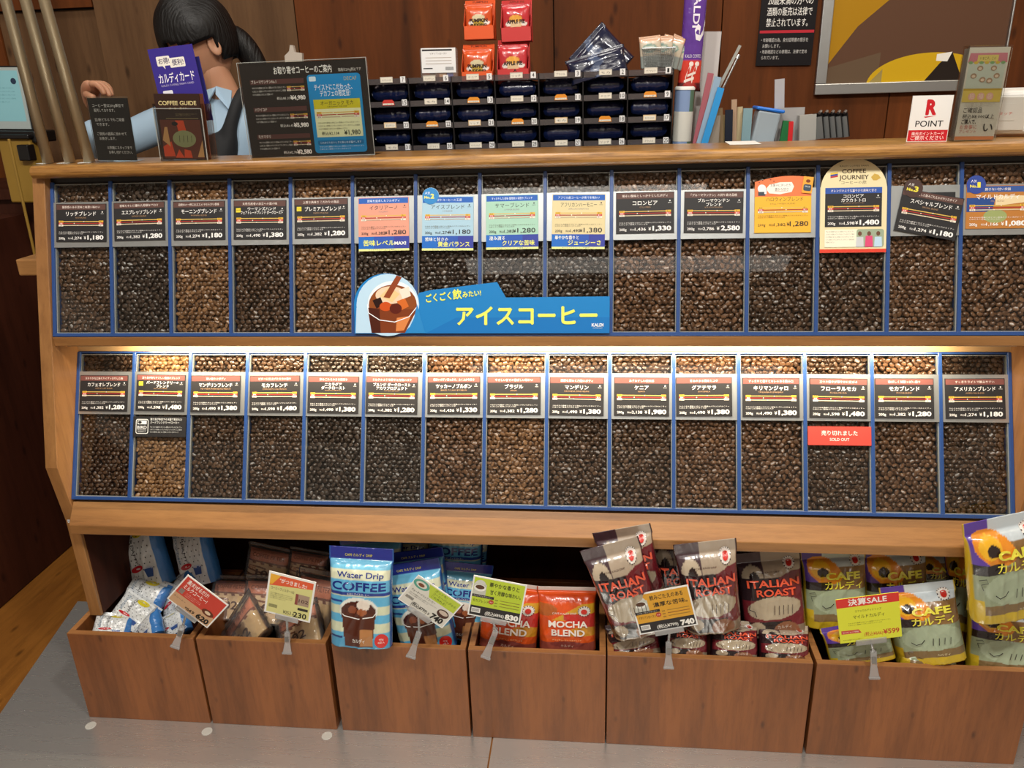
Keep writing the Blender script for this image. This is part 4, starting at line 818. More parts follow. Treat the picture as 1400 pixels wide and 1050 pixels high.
def s2(a, w, h):
    a.rect(.004, .004, w - .004, h - .005, '#d9d58e'); a.poly([(.004, h - .005), (w - .004, h - .005), (w - .004, h*.80), (.004, h*.68)], '#e0603a'); a.poly([(.004, h - .005), (.026, h - .005), (.010, h*.72), (.004, h*.70)], '#eeb23c')
    a.text('"がつきました!', .024, h*.80, .0085, '#fbf2ea', w=w*.58, bold=.03, rot=-.02); a.text('コーヒーフィルター102', .008, h*.60, .0062, '#4a4030', w=w*.5); a.lines(.008, h*.50, w*.48, .0024, .0042, 4, '#5a5240'); a.rect(w*.62, h*.36, w - .008, h*.62, '#a8907c'); a.text('102', w*.80, h*.43, .0085, '#4a2a20', 'c', w=.020, bold=.01); a.rect(w*.62, h*.36, w*.68, h*.62, '#8c4a40')
    for k in range(14): a.rect(.008 + k*.0013, h*.16, .0086 + k*.0013, h*.24, '#2a2a28'); a.k -= 1
    a.k += 1; a.rect(w*.70, h*.24, w*.92, h*.30, '#38322c'); a.text('¥253', w*.40, .008, .0085, '#2a2622', w=w*.17); a.text('¥', w*.60, .008, .006, '#1e1a18', w=.004); a.text('230', w - .009, .006, .0130, '#1e1a18', 'r', w=.028, bold=.02)
def s3(a, w, h):
    a.rect(.003, .003, w - .003, h - .003, '#d8d6cc'); a.poly([(w*.28, h - .003), (w - .003, h - .003), (w - .003, h*.60), (w*.42, h*.60)], '#b9cc44'); a.ell(w*.17, h*.80, .018, .011, '#5aa08e'); a.ell(w*.17, h*.80, .012, .007, '#d8d4c8'); a.ell(w*.17, h*.79, .007, .004, '#7a4a30')
    for k, s_ in enumerate(('ポットも!', 'コーヒーバッグから', 'これ作れる!')): a.text(s_, w*.44, h*.86 - k*h*.105, .0050, '#5a7030', maxw=w*.5, bold=.01)
    a.text('ウォータードリップコーヒー', .008, h*.50, .0050, '#3a3834', w=w*.52, bold=.01); a.lines(.008, h*.42, w*.6, .0022, .0040, 2, '#4a4844'); a.ell(w*.83, h*.40, .013, .010, '#4a2c22'); a.ell(w*.83, h*.43, .010, .005, '#c8b8a8')
    for k in range(14): a.rect(.007 + k*.0013, h*.22, .0076 + k*.0013, h*.31, '#3a3a38'); a.k -= 1
    a.k += 1; a.text('(税込¥799)', w*.24, .008, .0080, '#262422', w=w*.34, bold=.02); a.text('¥', w*.60, .008, .006, '#1e1a18', w=.004); a.text('740', w - .008, .006, .0135, '#1e1a18', 'r', w=.028, bold=.04)
def drip_sign(col, t1, t2, nm, p, p0, cupc):
    def f(a, w, h):
        a.rect(.003, .003, w - .003, h*.27, '#2e2a2a'); a.rect(.003, h*.27, w - .003, h - .003, col); a.ell(w*.15, h*.80, .011, .011, '#d0d0c8'); a.rect(.0035, h*.53, w*.27, h*.82, '#c6c8bc' if cupc else col); a.ell(w*.15, h*.72, .012, .008, '#ecebe4'); a.ell(w*.15, h*.74, .009, .005, '#5a3c2c')
        a.text(t1, w*.60, h*.80, .0085, '#26241e', 'c', w=w*.56, bold=.02, rot=.0); a.text(t2, w*.64, h*.62, .0085, '#26241e', 'c', w=w*.58, bold=.02)
        a.rect(.003, h*.49, w*.44, h*.555, '#2e2a2a'); a.text('カフェドリップコーヒー', .006, h*.505, .0030, '#f0ece0', w=w*.34); a.text(nm, .006, h*.37, .0058, '#3a3224', w=w*.30); a.ell(w*.40, h*.42, .0052, .0052, '#b8402e'); a.text('35', w*.40, h*.40, .003, '#f6e8e0', 'c', w=.006)
        for k in range(3): a.rect(w*.56, h*(.49 - k*.07), w*.93, h*(.50 - k*.07), ('#8a7440', '#7a3a30', '#8a7440')[k]); a.text('苦味', w*.52, h*(.475 - k*.07), .0024, '#4a4030', 'r', w=.006)
        a.rect(.006, h*.10, .024, h*.22, '#efeeea')
        for k in range(12): a.rect(.007 + k*.0013, h*.12, .0076 + k*.0013, h*.20, '#2a2a28'); a.k -= 1
        a.k += 1; a.text('(税込¥' + p0 + ')', w*.32, h*.085, .0075, '#f2f0ea', w=w*.36, bold=.02); a.text(p, w - .005, h*.07, .0120, '#f6f4ee', 'r', w=.027, bold=.05)
    return f
def s6(a, w, h):
    a.rect(0, 0, w, h, '#dfe23e'); a.rect(0, h*.80, w, h, '#d83a32'); a.text('決算SALE', w/2, h*.84, .0120, '#f8f2ec', 'c', w=w*.62, bold=.04); a.text('カフェカルディドリップ', w/2, h*.67, .0044, '#3c3a20', 'c', w=w*.42); a.text('マイルドカルディ', w/2, h*.53, .0070, '#2a2818', 'c', w=w*.50, bold=.01)
    a.lines(w*.16, h*.42, w*.68, .0022, .0042, 2, '#4a4828', .8); a.poly([(.004, h*.28), (w*.32, h*.28), (w*.36, h*.20), (.004, h*.20)], '#c84a42'); a.text('今だけショップ特価', .006, h*.22, .0032, '#f4e8e0', w=w*.26); a.text('(税込¥646)', w*.40, h*.11, .0080, '#c03a2c', w=w*.30, bold=.01); a.text('¥599', w - .004, h*.11, .0110, '#c03a2c', 'r', w=w*.26, bold=.02); a.lines(.006, h*.05, w*.45, .002, .003, 1, '#4a4828')
clip_sign((252, 782), (308, 824), (228, 818), (250, 856), (240, 884), -.012, s1, '#ece8e0', 'tilted red clip-on sign at 620 yen over the leftmost bins')
clip_sign((379, 783), (443, 799), (361, 836), (393, 864), (393, 892), -.012, s2, '#f2f2ea', 'white and yellow clip-on sign reading 230 for the filter packs')
clip_sign((572, 786), (633, 827), (544, 819), (573, 864), (562, 897), -.020, s3, '#dcdad2', 'steeply tilted grey and green clip-on sign at 740 yen')
clip_sign((652, 787), (725, 801), (639, 840), (678, 862), (664, 898), -.012, drip_sign('#bdd23c', '華やかな香りと', '甘く芳醇な味わい。', 'モカブレンド', '830', '896', 1), '#f0f0ea', 'lime green and black clip-on sign reading 830')
clip_sign((862, 814), (943, 799), (875, 868), (914, 878), (914, 912), -.012, drip_sign('#dba235', '飲みごたえのある', '濃厚な苦味。', 'イタリアンロースト', '740', '799', 1), '#f0f0ea', 'amber and black clip-on sign reading 740 over dark bags')
clip_sign((1137, 821), (1223, 810), (1149, 880), (1194, 890), (1195, 926), -.012, s6, '#dfe23e', 'yellow SALE clip-on sign with red header reading 599', edge='#dfe23e')
# ================================================================== things standing on the oak top
ZT = 1.2017
def stand_quad(tl, tr, bl, br):
    """upright board standing on the worktop from its four photo corners"""
    c = at(*bl, Z=ZT); Y = c.y; d = at(*br, Z=ZT); 
    m, w, h = quad(tl, tr, bl, Y); m[2][3] = ZT + .0005; return m, w, h
# black notice
m, w, h = quad((116, 134), (171, 134), (134, 219), .245); t = thing('counter_notice', 'black notice with white Japanese lines in a clear stand, left on the counter', 'sign', m)
a = Art(); 
for k, (s_, x, ww) in enumerate((('コーヒー豆は200g単位で', .1, .78), ('販売しております。', .12, .52), ('豆/粉どちらでもご用意', .1, .74), ('できます。', .12, .32), ('ご使用の器具に合わせて', .1, .74), ('お挽きします。', .14, .42), ('お気軽にスタッフまで', .30, .62), ('お申し付けください。', .32, .60))):
    a.text(s_, w*x, h*(.86 - .0 - (k//2)*.225 - (k % 2)*.075), h*.042, '#e6e6e4', w=w*ww, bold=.015)
board('notice_card', a, w, h, .001, '#0b0b0e', M['gloss_print'], t, Matrix.Identity(4)); obj('clear_stand', MB().box(-.001, w + .001, -.0022, -.0008, -.001, h + .003).box(-.001, w + .001, .001, .0024, -.001, h + .003).box(0, w, -.012, .03, -.003, -.001), M['acrylic'], t)
# brochure holder with guides and leaflets
m, w, h = quad((217, 128), (279, 128), (223, 218), .235); t = thing('brochure_holder', 'clear acrylic brochure holder near the left end of the counter', 'holder', m)
mb = MB(); mb.box(-.003, w + .003, -.004, -.002, -.001, h*.78); mb.box(-.003, -.001, -.004, .045, -.001, h*.85); mb.box(w + .001, w + .003, -.004, .045, -.001, h*.85); mb.box(-.003, w + .006, .045, .047, -.001, h*1.35); mb.box(-.003, w + .003, -.004, .047, -.003, -.001); obj('acrylic_shell', mb, M['acrylic'], t); 
mb = MB(); mb.box(-.0036, -.0020, -.0046, -.003, 0, h*.78); mb.box(w + .002, w + .0036, -.0046, -.003, 0, h*.78); mb.box(-.003, w + .003, -.0046, -.0035, h*.775, h*.785); obj('acrylic_edges', mb, M['acrylic_edge'], t)
ORDB = ['', 'second from the front', 'third from the front', 'rearmost of the stack']
for k in range(4):
    a = Art()
    if k == 0:
        a.text('COFFEE GUIDE', w/2, h*.83, h*.065, '#d8c890', 'c', w=w*.84, bold=.01); a.text('コーヒーガイド', w/2, h*.77, h*.025, '#c8b880', 'c', w=w*.4); a.rect(w*.2, h*.625, w*.92, h*.632, '#a89868'); a.lines(w*.42, h*.69, w*.48, .0014, .003, 2, '#a89868')
        a.rect(w*.05, h*.02, w*.95, h*.61, '#6a3424'); a.poly([(w*.05, h*.2), (w*.25, h*.28), (w*.3, h*.05), (w*.05, h*.05)], '#e2522a'); a.poly([(w*.4, h*.6), (w*.58, h*.6), (w*.62, h*.42), (w*.45, h*.40)], '#e2522a'); a.poly([(w*.06, h*.3), (w*.14, h*.5), (w*.2, h*.5), (w*.22, h*.2)], '#d8a468'); a.ell(w*.55, h*.32, w*.26, h*.13, '#9aa070'); a.poly([(w*.3, h*.03), (w*.4, h*.16), (w*.5, h*.03)], '#e2522a'); a.poly([(w*.52, h*.16), (w*.66, h*.14), (w*.68, h*.03), (w*.5, h*.03)], '#e2522a'); a.poly([(w*.8, h*.04), (w*.95, h*.04), (w*.95, h*.3)], '#d8a468'); a.ell(w*.38, h*.55, w*.07, h*.03, '#1c1414')
        for q in range(4): a.line([(w*(.45 + .09*q), h*.37), (w*(.44 + .09*q), h*.27)], .0008, '#2c241c')
    o = board('booklet', a if k == 0 else None, w, h, .0022, '#33211c' if k == 0 else '#6a4030', M['gloss_print'], None, m @ Matrix.Translation((.0012*k, .0005 + .0028*k, .0)))
    tag(o, 'brown COFFEE GUIDE booklet at the front of the holder' if k == 0 else f'brown booklet edge in the acrylic holder, {ORDB[k]}', 'booklet', 'brown booklets in the holder')
m2, w2, h2 = quad((208, 67), (269, 59), (224, 160), .262)
a = Art(); a.rrect(w2*.14, h2*.74, w2*.44, h2*.88, .002, '#e8e4da'); a.rrect(w2*.42, h2*.70, w2*.76, h2*.84, .002, '#e8e4da'); a.poly([(w2*.24, h2*.75), (w2*.3, h2*.75), (w2*.3, h2*.69)], '#e8e4da'); a.text('お得!', w2*.18, h2*.775, h2*.07, '#3a2c5a', w=w2*.24, bold=.02); a.text('便利!', w2*.47, h2*.735, h2*.07, '#3a2c5a', w=w2*.26, bold=.02)
a.text('カルディカード', w2*.10, h2*.50, h2*.115, '#f0eef4', w=w2*.80, bold=.02); a.text('KALDI COFFEE FARM CARD', w2*.12, h2*.44, h2*.03, '#c0b8dc', w=w2*.74); a.rrect(w2*.12, h2*.16, w2*.34, h2*.38, .002, '#e4e2ea'); a.rect(w2*.13, h2*.30, w2*.33, h2*.32, '#8a88a8'); a.text('M 友', w2*.16, h2*.19, h2*.05, '#3a2c5a', w=w2*.14); a.rect(w2*.40, h2*.16, w2*.82, h2*.24, '#c88a3a'); a.ell(w2*.5, h2*.24, w2*.05, h2*.04, '#e8e0c8'); a.ell(w2*.66, h2*.24, w2*.06, h2*.05, '#d8a860')
o = board('leaflet', a, w2, h2, .001, '#3a2f86', M['gloss_print'], None, m2); tag(o, 'purple card leaflet with white speech bubbles leaning behind the guide booklets', 'leaflet', 'purple leaflets in the holder')
o = board('leaflet', None, w2*.8, h2*.95, .001, '#2c2a6a', M['gloss_print'], None, m2 @ Matrix.Translation((.021, .012, -.016))); tag(o, 'plain purple leaflet peeking out at the right behind the guide booklets', 'leaflet', 'purple leaflets in the holder')
# large menu sign
m, w, h = quad((324, 88), (497, 80), (345, 216), .262); t = thing('menu_sign', 'wide dark menu sign in clear acrylic with a bright blue decaf panel', 'sign', m)
a = Art(); a.text('お取り寄せコーヒーのご案内', w*.27, h*.885, h*.062, '#f2f0ec', w=w*.46, bold=.03); a.text('価格は200g税込です', w*.78, h*.885, h*.028, '#e0dcd6', w=w*.18)
for k, (nm, p1, p2) in enumerate((('ブルーマウンテンNo.1', '5,378', '4,980'), ('ハワイコナ', '6,458', '5,980'), ('モカマタリ', '2,786', '2,580'))):
    y = h*(.78 - k*.29); a.rect(w*.07, y, w*.50, y + h*.05, '#5a3430'); a.text(nm, w*.08, y + h*.012, h*.03, '#f0e8e0', w=w*(.20 if k == 0 else .10), bold=.02); a.lines(w*.08, y - h*.045, w*.27, h*.018, h*.034, 3, '#e4e0da', .6); bars(a, w*.36, w*.50, y - h*.035, .0007); a.text('税込¥' + p1, w*.27, y - h*.165, h*.026, '#f0ece6', w=w*.12); a.text('¥' + p2, w*.50, y - h*.17, h*.045, '#f6f2ee', 'r', w=w*.12, bold=.03)
a.rrect(w*.53, h*.03, w*.95, h*.86, .006, '#2390cc'); a.text('DECAF', w*.92, h*.79, h*.04, '#c8b878', 'r', w=w*.10); a.rrect(w*.545, h*.79, w*.60, h*.84, .002, '#d8ecf4')
a.text('テイストにこだわった、', w*.73, h*.70, h*.052, '#f4f8fa', 'c', w=w*.30, bold=.02); a.text('デカフェの限定豆!', w*.74, h*.635, h*.052, '#f4f8fa', 'c', w=w*.24, bold=.02); a.rect(w*.56, h*.50, w*.93, h*.60, '#cfc62c'); a.rect(w*.56, h*.20, w*.93, h*.50, '#e6eac0'); a.text('オーガニック モカ', w*.745, h*.54, h*.038, '#3a3a20', 'c', w=w*.26, bold=.01); a.text('ORGANIC DECAF', w*.745, h*.515, h*.015, '#3a3a20', 'c', w=w*.16)
bars(a, w*.575, w*.915, h*.46, .0009, True); a.lines(w*.58, h*.345, w*.33, h*.014, h*.032, 3, '#5a5a40'); a.text('税込¥2,138', w*.60, h*.225, h*.030, '#2e3a30', w=w*.14); a.text('¥1,980', w*.91, h*.22, h*.052, '#26302a', 'r', w=w*.13, bold=.01)
a.rrect(w*.56, h*.12, w*.93, h*.165, .002, '#1a74a8'); a.text('これからもおいしさと安心をお届けします', w*.58, h*.13, h*.020, '#e0f0f8', w=w*.33); a.lines(w*.57, h*.09, w*.36, h*.014, h*.026, 2, '#e0f0f8')
board('menu_sheet', a, w, h, .0012, '#211a18', M['gloss_print'], t, Matrix.Identity(4))
obj('acrylic_stand', MB().box(-.002, w + .002, -.004, -.002, -.001, h + .002).box(-.002, w + .002, .0015, .0035, -.001, h + .002).box(-.01, w + .004, -.022, .05, -.0035, -.001), M['acrylic'], t)
obj('acrylic_edges', frame_mesh(-.0025, w + .0025, -.001, h + .0025, .0010, -.0042, -.0038), M['acrylic_edge'], t)
# R POINT sign
m, w, h = quad((1238, 131), (1294, 130), (1239, 194), .235); t = thing('point_card_sign', 'small white and red R POINT sign on the right of the counter', 'sign', m)
a = Art(); a.rrect(.0008, .0008, w - .0008, h - .0008, .004, '#eceae6'); a.rect(.001, .001, w - .001, h*.255, '#c6232c'); a.text('R', w*.50, h*.60, h*.31, '#c6232c', 'c', w=w*.27, bold=.05); a.poly([(w*.34, h*.545), (w*.66, h*.565), (w*.38, h*.52)], '#c6232c'); a.text('POINT', w*.5, h*.33, h*.135, '#302e2e', 'c', w=w*.68, bold=.01)
a.text('楽天ポイントカード', w*.5, h*.145, h*.062, '#f6e6e2', 'c', w=w*.80, bold=.02); a.text('ご提示ください', w*.5, h*.045, h*.075, '#f6e6e2', 'c', w=w*.82, bold=.02)
board('sign_card', a, w, h, .0015, '#e4e2de', M['gloss_print'], t, Matrix.Identity(4)); obj('metal_foot', MB().box(-.010, w, .0005, .035, -.0022, -.0010), M['alu'], t)
# leaflet stack in stand
m, w, h = quad((1320, 65), (1377, 64), (1303, 192), .225); m = m; t = thing('leaflet_stand', 'tall clear stand of pale leaflets with pink awning picture and handwriting', 'leaflet stand', m)
a = Art(); a.rect(.001, h*.045, w - .001, h - .001, '#e9e4d4'); a.rect(w*.06, h*.56, w*.95, h*.92, '#d8e0d0'); a.poly([(w*.06, h*.94), (w*.95, h*.94), (w*.98, h*.84), (w*.03, h*.84)], '#dc8a96'); a.rect(w*.25, h*.85, w*.75, h*.92, '#ecd87a'); a.text('いまこそ、この', w*.5, h*.87, h*.028, '#6a5030', 'c', w=w*.38)
for k in range(7): a.ell(w*(.10 + .13*k), h*.84, w*.055, h*.016, ('#8cb87a', '#e8c84a')[k % 2], n=12)
for x, y in ((.35, .78), (.68, .78), (.22, .70), (.78, .70), (.45, .66), (.62, .65)): a.ell(w*x, h*y, w*.075, h*.028, '#b89878', n=14); a.ell(w*x, h*(y - .004), w*.045, h*.016, '#ecd8c0', n=12)
a.rect(w*.03, h*.545, w*.97, h*.565, '#c8a83a'); a.rect(w*.03, h*.42, w*.97, h*.545, '#e6cf66')
for k, s_ in enumerate('招福店'): a.ell(w*(.26 + .22*k), h*.48, w*.09, h*.042, '#e8b8a8', n=16); a.text(s_, w*(.26 + .22*k), h*.46, h*.045, '#f6ead8', 'c', w=w*.11)
a.lines(w*.12, h*.395, w*.76, h*.010, h*.022, 2, '#8a7a60', .9); a.text('ご確認品', w*.12, h*.31, h*.045, '#302a28', w=w*.46); a.text('税込¥8,000以上', w*.12, h*.245, h*.038, '#302a28', w=w*.78); a.text('ご購入で、', w*.12, h*.185, h*.042, '#302a28', w=w*.36, bold=.02); a.text('お食事に', w*.10, h*.13, h*.036, '#d88a7a', w=w*.42); a.text('プレゼント', w*.10, h*.085, h*.030, '#d88a7a', w=w*.42); a.text('い', w*.68, h*.10, h*.085, '#302a28', w=w*.24, bold=.01); a.rect(.001, .001, w - .001, h*.045, '#e0925e')
board('leaflet_sheet', a, w, h, .0012, '#e9e4d4', M['gloss_print'], t, Matrix.Identity(4)); obj('leaflet_block', MB().box(0, w, .0014, .018, 0, h*.99), M['offwhite'], t); obj('stand_shell', MB().box(-.002, w + .002, -.003, -.001, -.001, h*1.02).box(-.002, 0, -.003, .022, -.001, h*1.02).box(-.002, w + .002, .019, .021, -.001, h*1.02), M['acrylic'], t)
# white device
p = at(1378, 186, Y=.30); t = thing('card_terminal', 'white rounded card terminal at the far right behind the leaflet stand', 'card terminal', Matrix.Translation((p.x, p.y, ZT)) @ Matrix.Rotation(-.3, 4, 'Z') @ Matrix.Rotation(.12, 4, 'X'))
obj('body', MB().box(-.042, .042, 0, .05, .003, .082), M['white'], t, bevel=.012, seg=4); obj('grey_face', MB().box(-.036, .022, -.0015, .001, .012, .072), M['offwhite'], t, bevel=.003)
a = Art(); a.text('タッチ', .01, .01, .005, '#c86a60', w=.022); a.rect(.0, .022, .008, .024, '#3a3a3a'); board('sticker', a, .036, .03, .0004, '#c9c8c0', M['card'], t, Matrix.Translation((-.032, -.0021, .03)))
p = at(992, 188, Y=.33); a = Art(); o = board('paper_sheet', None, .058, .09, .0006, '#e8e6e0', M['card'], None, Matrix.Translation((p.x, p.y - .01, ZT + .0012)) @ Matrix.Rotation(-PI/2, 4, 'X') @ Matrix.Translation((0, 0, -.045)) @ Matrix.Rotation(.05, 4, 'Y')); tag(o, 'white paper sheet lying flat at the back edge of the counter by the folders', 'paper')
# poles
for k, (b, t_, lab) in enumerate((((66, 222), (8, 0), 'beige metal pole rising from the counter, leftmost of three'), ((95, 218), (35, 0), 'beige metal pole rising from the counter, middle of three'), ((121, 214), (61, 0), 'beige metal pole rising from the counter, rightmost of three'))):
    p = at(*b, Y=.25); q = at(*t_, Y=.25); d = (q - p).normalized(); t = thing('pole', lab, 'pole', (p.x, .25, ZT), 'three poles at the left end'); e = Vector((0, 0, 0)) + Vector((d.x / d.z, 0, 1)) * 1.5
    obj('tube', MB().tube((0, 0, .001), tuple(e), .0105, seg=24), M['pole'], t, smooth=False).data.shade_smooth()
    obj('paper_tag', MB().box(-.019, .006, -.016, .006, .0003, .0008), M['white'], t, Matrix.Rotation(.4*k - .5, 4, 'Z'))
# ================================================================== behind the counter: numbered tray rack
YR = .46
back = obj('work_shelf', MB().box(.30, 2.6, .402, .80, 1.10, 1.125), M['dark_wood']); tag(back, 'dark work shelf behind the counter carrying the tray rack and folders', 'shelf')
rx0 = at(503, 150, Y=YR).x; rx1 = at(919, 150, Y=YR).x; cw = (rx1 - rx0) / 7; zt = at(728, 103, Y=YR).z; rh = (zt - at(728, 197, Y=YR).z) / 3
rack = thing('tray_rack', 'black rack of numbered trays behind the counter with small name tabs', 'rack', (rx0, YR, 1.125))
def R_(v): return v - 1.125
names = ['キリマンジャロ', 'ブラジル', 'マンデリン', 'モカ', 'ケニア', 'グアテマラ', 'リッチ']
numbers = [[7, 6, 5, 4, 3, 2, 1], [15, 14, 13, 12, 11, 10, 9], [23, 22, 21, 20, 19, 18, 17], [31, 30, 29, 28, 27, 26, 25]]
obj('rack_base', MB().box(-.002, 7*cw + .002, 0, .20, 0, .02), M['black'], rack)
obj('rack_back', MB().box(-.002, 7*cw + .002, .20, .204, 0, R_(zt) - .01), M['black'], rack)
for i in range(8): obj('partition', MB().box(i*cw - .0012, i*cw + .0012, .001, .20, .02, R_(zt) + .004), M['black'], rack)
tabc = ['#c9c2b4', '#d98a2a', '#d98a2a', '#b8b4a8', '#d2b48a', '#c9c2b4']
random.seed(5)
for j in range(4):
    for i in range(7):
        z = R_(zt - j*rh); x = i*cw
        tr = obj('tray', MB().box(.0016, cw - .0016, 0, .0016, -.006, .0035).box(.0016, cw - .0016, 0, .195, -.008, -.006), M['smoke'], rack, Matrix.Translation((x, 0, z)))
        a = Art(); n_ = str(numbers[j][i]); a.text(n_, .0055, .0022, .0085, '#1c1c1c', 'c', w=.0042 if len(n_) == 1 else .008, bold=.01)
        board('number_label', a, .011, .0125, .0005, '#dcdcdc', M['card'], tr, Matrix.Translation((cw - .0165, -.0008, -.0055)))
        c = tabc[(i*3 + j*2) % 6]; org = c == '#d98a2a'
        if (i, j) == (0, 1): c = '#c03a34'
        a = Art(); wd = .027; a.rect(.0015, .001, wd - .0015, .0045 if org else .0095, '#dcd6c8'); a.text(names[(i*2 + j) % 7], wd/2, .0016 if org else .0030, .0024 if org else .0038, '#3a342c', 'c', w=wd*.7)
        board('name_tab', a, wd, .0115, .0006, c, M['card'], tr, Matrix.Translation((cw*.42 - .006, -.0012, -.0045)), [(0, 0), (wd, 0), (wd - .001, .008), (wd - .005, .0115), (.005, .0115), (.001, .008)] if org else None)
ORD = ['first', 'second', 'third', 'fourth', 'fifth', 'sixth', 'seventh']
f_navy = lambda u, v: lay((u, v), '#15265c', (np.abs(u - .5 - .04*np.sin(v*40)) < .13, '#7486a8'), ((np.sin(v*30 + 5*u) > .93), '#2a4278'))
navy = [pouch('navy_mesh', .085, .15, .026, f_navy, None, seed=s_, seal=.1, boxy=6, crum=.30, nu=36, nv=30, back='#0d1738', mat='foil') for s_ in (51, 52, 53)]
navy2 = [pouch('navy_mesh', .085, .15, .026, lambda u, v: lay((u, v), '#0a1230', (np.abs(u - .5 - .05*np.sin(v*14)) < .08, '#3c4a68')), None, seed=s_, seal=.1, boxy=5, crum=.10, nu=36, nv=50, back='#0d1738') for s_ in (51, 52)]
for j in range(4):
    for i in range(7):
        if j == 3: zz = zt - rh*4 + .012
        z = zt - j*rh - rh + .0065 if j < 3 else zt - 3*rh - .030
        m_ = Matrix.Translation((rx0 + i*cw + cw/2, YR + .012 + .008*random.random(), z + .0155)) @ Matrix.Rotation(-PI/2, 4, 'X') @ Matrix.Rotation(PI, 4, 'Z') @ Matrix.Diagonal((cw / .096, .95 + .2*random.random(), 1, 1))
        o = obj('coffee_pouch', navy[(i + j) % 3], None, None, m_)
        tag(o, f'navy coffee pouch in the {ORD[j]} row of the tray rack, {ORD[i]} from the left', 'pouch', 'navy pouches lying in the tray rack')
# navy pouches lying on the rack
zr = zt + .010
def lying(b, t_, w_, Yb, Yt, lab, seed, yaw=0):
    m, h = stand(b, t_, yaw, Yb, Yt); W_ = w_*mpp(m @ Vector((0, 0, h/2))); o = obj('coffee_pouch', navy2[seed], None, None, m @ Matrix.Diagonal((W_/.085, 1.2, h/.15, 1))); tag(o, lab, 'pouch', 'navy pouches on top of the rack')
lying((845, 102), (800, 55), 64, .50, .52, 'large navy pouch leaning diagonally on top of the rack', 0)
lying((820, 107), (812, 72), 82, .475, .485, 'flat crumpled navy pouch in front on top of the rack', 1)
# seasonal display cartons
def season(b, t_, w_, Y, name, words, c1, c2, lab, pie, up):
    m, h = stand(b, t_, 0, Y); W_ = w_*mpp(m @ Vector((0, 0, h/2))); t = thing('display_carton', lab, 'carton', m, 'orange and red display cartons on the rack'); D = .045
    mb = MB(); mb.box(-W_/2, W_/2, 0, .001, 0, h*.38); mb.box(-W_/2, W_/2, D, D + .001, 0, h*1.12); mb.box(-W_/2, W_/2, 0, D, 0, .001); mb.slab([(-W_/2, 0)], 0, 0) if False else None
    for sx in (-W_/2, W_/2 - .001):
        n = len(mb.v); mb.v += [(sx + dx, y, z) for dx in (0, .001) for y, z in ((0, 0), (D, 0), (D, h*1.12), (0, h*.38))]; mb.f += [(n, n+1, n+2, n+3), (n+7, n+6, n+5, n+4), (n+2, n+6, n+7, n+3), (n+1, n+5, n+6, n+2), (n, n+4, n+5, n+1), (n, n+3, n+7, n+4)]
    obj('carton_tray', mb, plain(name + '_card', c1, .5), t)
    a = Art(); a.text(words[0], W_/2, h*.055, h*.055, '#7a2a18', 'c', w=W_*.5, bold=.02); board('header', a, W_, h*.13, .0008, c1, M['card'], t, Matrix.Translation((-W_/2, D - .001, h*1.0)))
    def fs(u, v): return lay((u, v), c2, (v < .40, c1), (E_(u, v, .5, .46, .34, .10), '#d8b890' if pie else '#b89a3a'), (E_(u, v, .5, .60, .22, .10), '#e0a040' if pie else '#d0c4a0'), (E_(u, v, .22, .45, .1, .06), '#e8e0d8'), (E_(u, v, .80, .45, .1, .06), '#e8e0d8'))
    a = Art(); a.text(words[0], .5, .47, .10, '#2a1410', 'c', w=.66, bold=.03); a.text(words[1], .5, .36 if not pie else .30, .07, '#2a1410', 'c', w=.60 if not pie else .25, bold=.03)
    me = pouch('sachet_mesh', W_*.94, h*.97, .022, fs, a, seed=60 + up, seal=.08, boxy=3, crum=.2, nu=28, nv=34, back=c2); obj('sachet', me, None, t, Matrix.Translation((0, .014, .002)))
season((653, 117), (651, 66), 44, .50, 'pumpkin', ('PUMPKIN', 'PUDDING'), '#d8541c', '#c84c1c', 'lower orange PUMPKIN carton standing on the tray rack', 0, 1)
season((655, 54), (653, 4), 42, .53, 'pumpkin_top', ('PUMPKIN', 'PUDDING'), '#d8541c', '#c84c1c', 'upper orange PUMPKIN carton stacked above the other orange one', 0, 2)
season((702, 115), (700, 60), 44, .50, 'apple', ('APPLE PIE', 'TEA'), '#c03030', '#b82a32', 'lower red APPLE PIE carton standing on the tray rack', 1, 3)
season((706, 57), (704, 4), 42, .53, 'apple_top', ('APPLE PIE', 'TEA'), '#c03030', '#b82a32', 'upper red APPLE PIE carton stacked above the other red one', 1, 4)
# clear bag with white label
m, w, h = quad((575, 66), (622, 65), (577, 100), .50); t = thing('sample_bag', 'clear bag with a white printed label standing on the rack, left of the orange cartons', 'bag', m)
a = Art(); a.rect(w*.03, h*.88, w*.9, h*.95, '#2c2c30'); a.text('イタリアンロースト', w*.5, h*.74, h*.07, '#4a4444', 'c', w=w*.5)
for k in range(3): a.rect(w*.12, h*(.60 - k*.12), w*.88, h*(.62 - k*.12), '#a8988c')
a.rect(w*.05, h*.16, w*.32, h*.20, '#303034')
for k in range(12): a.rect(w*(.70 + k*.02), h*.10, w*(.71 + k*.02), h*.24, '#2a2a28'); a.k -= 1
board('label_sheet', a, w, h, .0006, '#e4e4e4', M['card'], t, Matrix.Identity(4)); fc = [('#7a5a3a', .22), ('#c89a70', .50), ('#5a5aa0', .72)]
for c, x in fc: obj('sachet', MB().box(w*x, w*(x + .18), .004, .008, -h*.35, 0), plain('inner', c, .5), t)
obj('clear_film', MB().box(-.004, w + .003, .0015, .016, -h*.42, h), M['film'], t, bevel=.004)
obj('metal_stand', MB().box(-.004, w*.35, -.004, .004, -h*.60, -h*.56).tube((.004, 0, -h*.56), (w*.15, 0, -h*.3), .0012, seg=8), M['alu'], t)
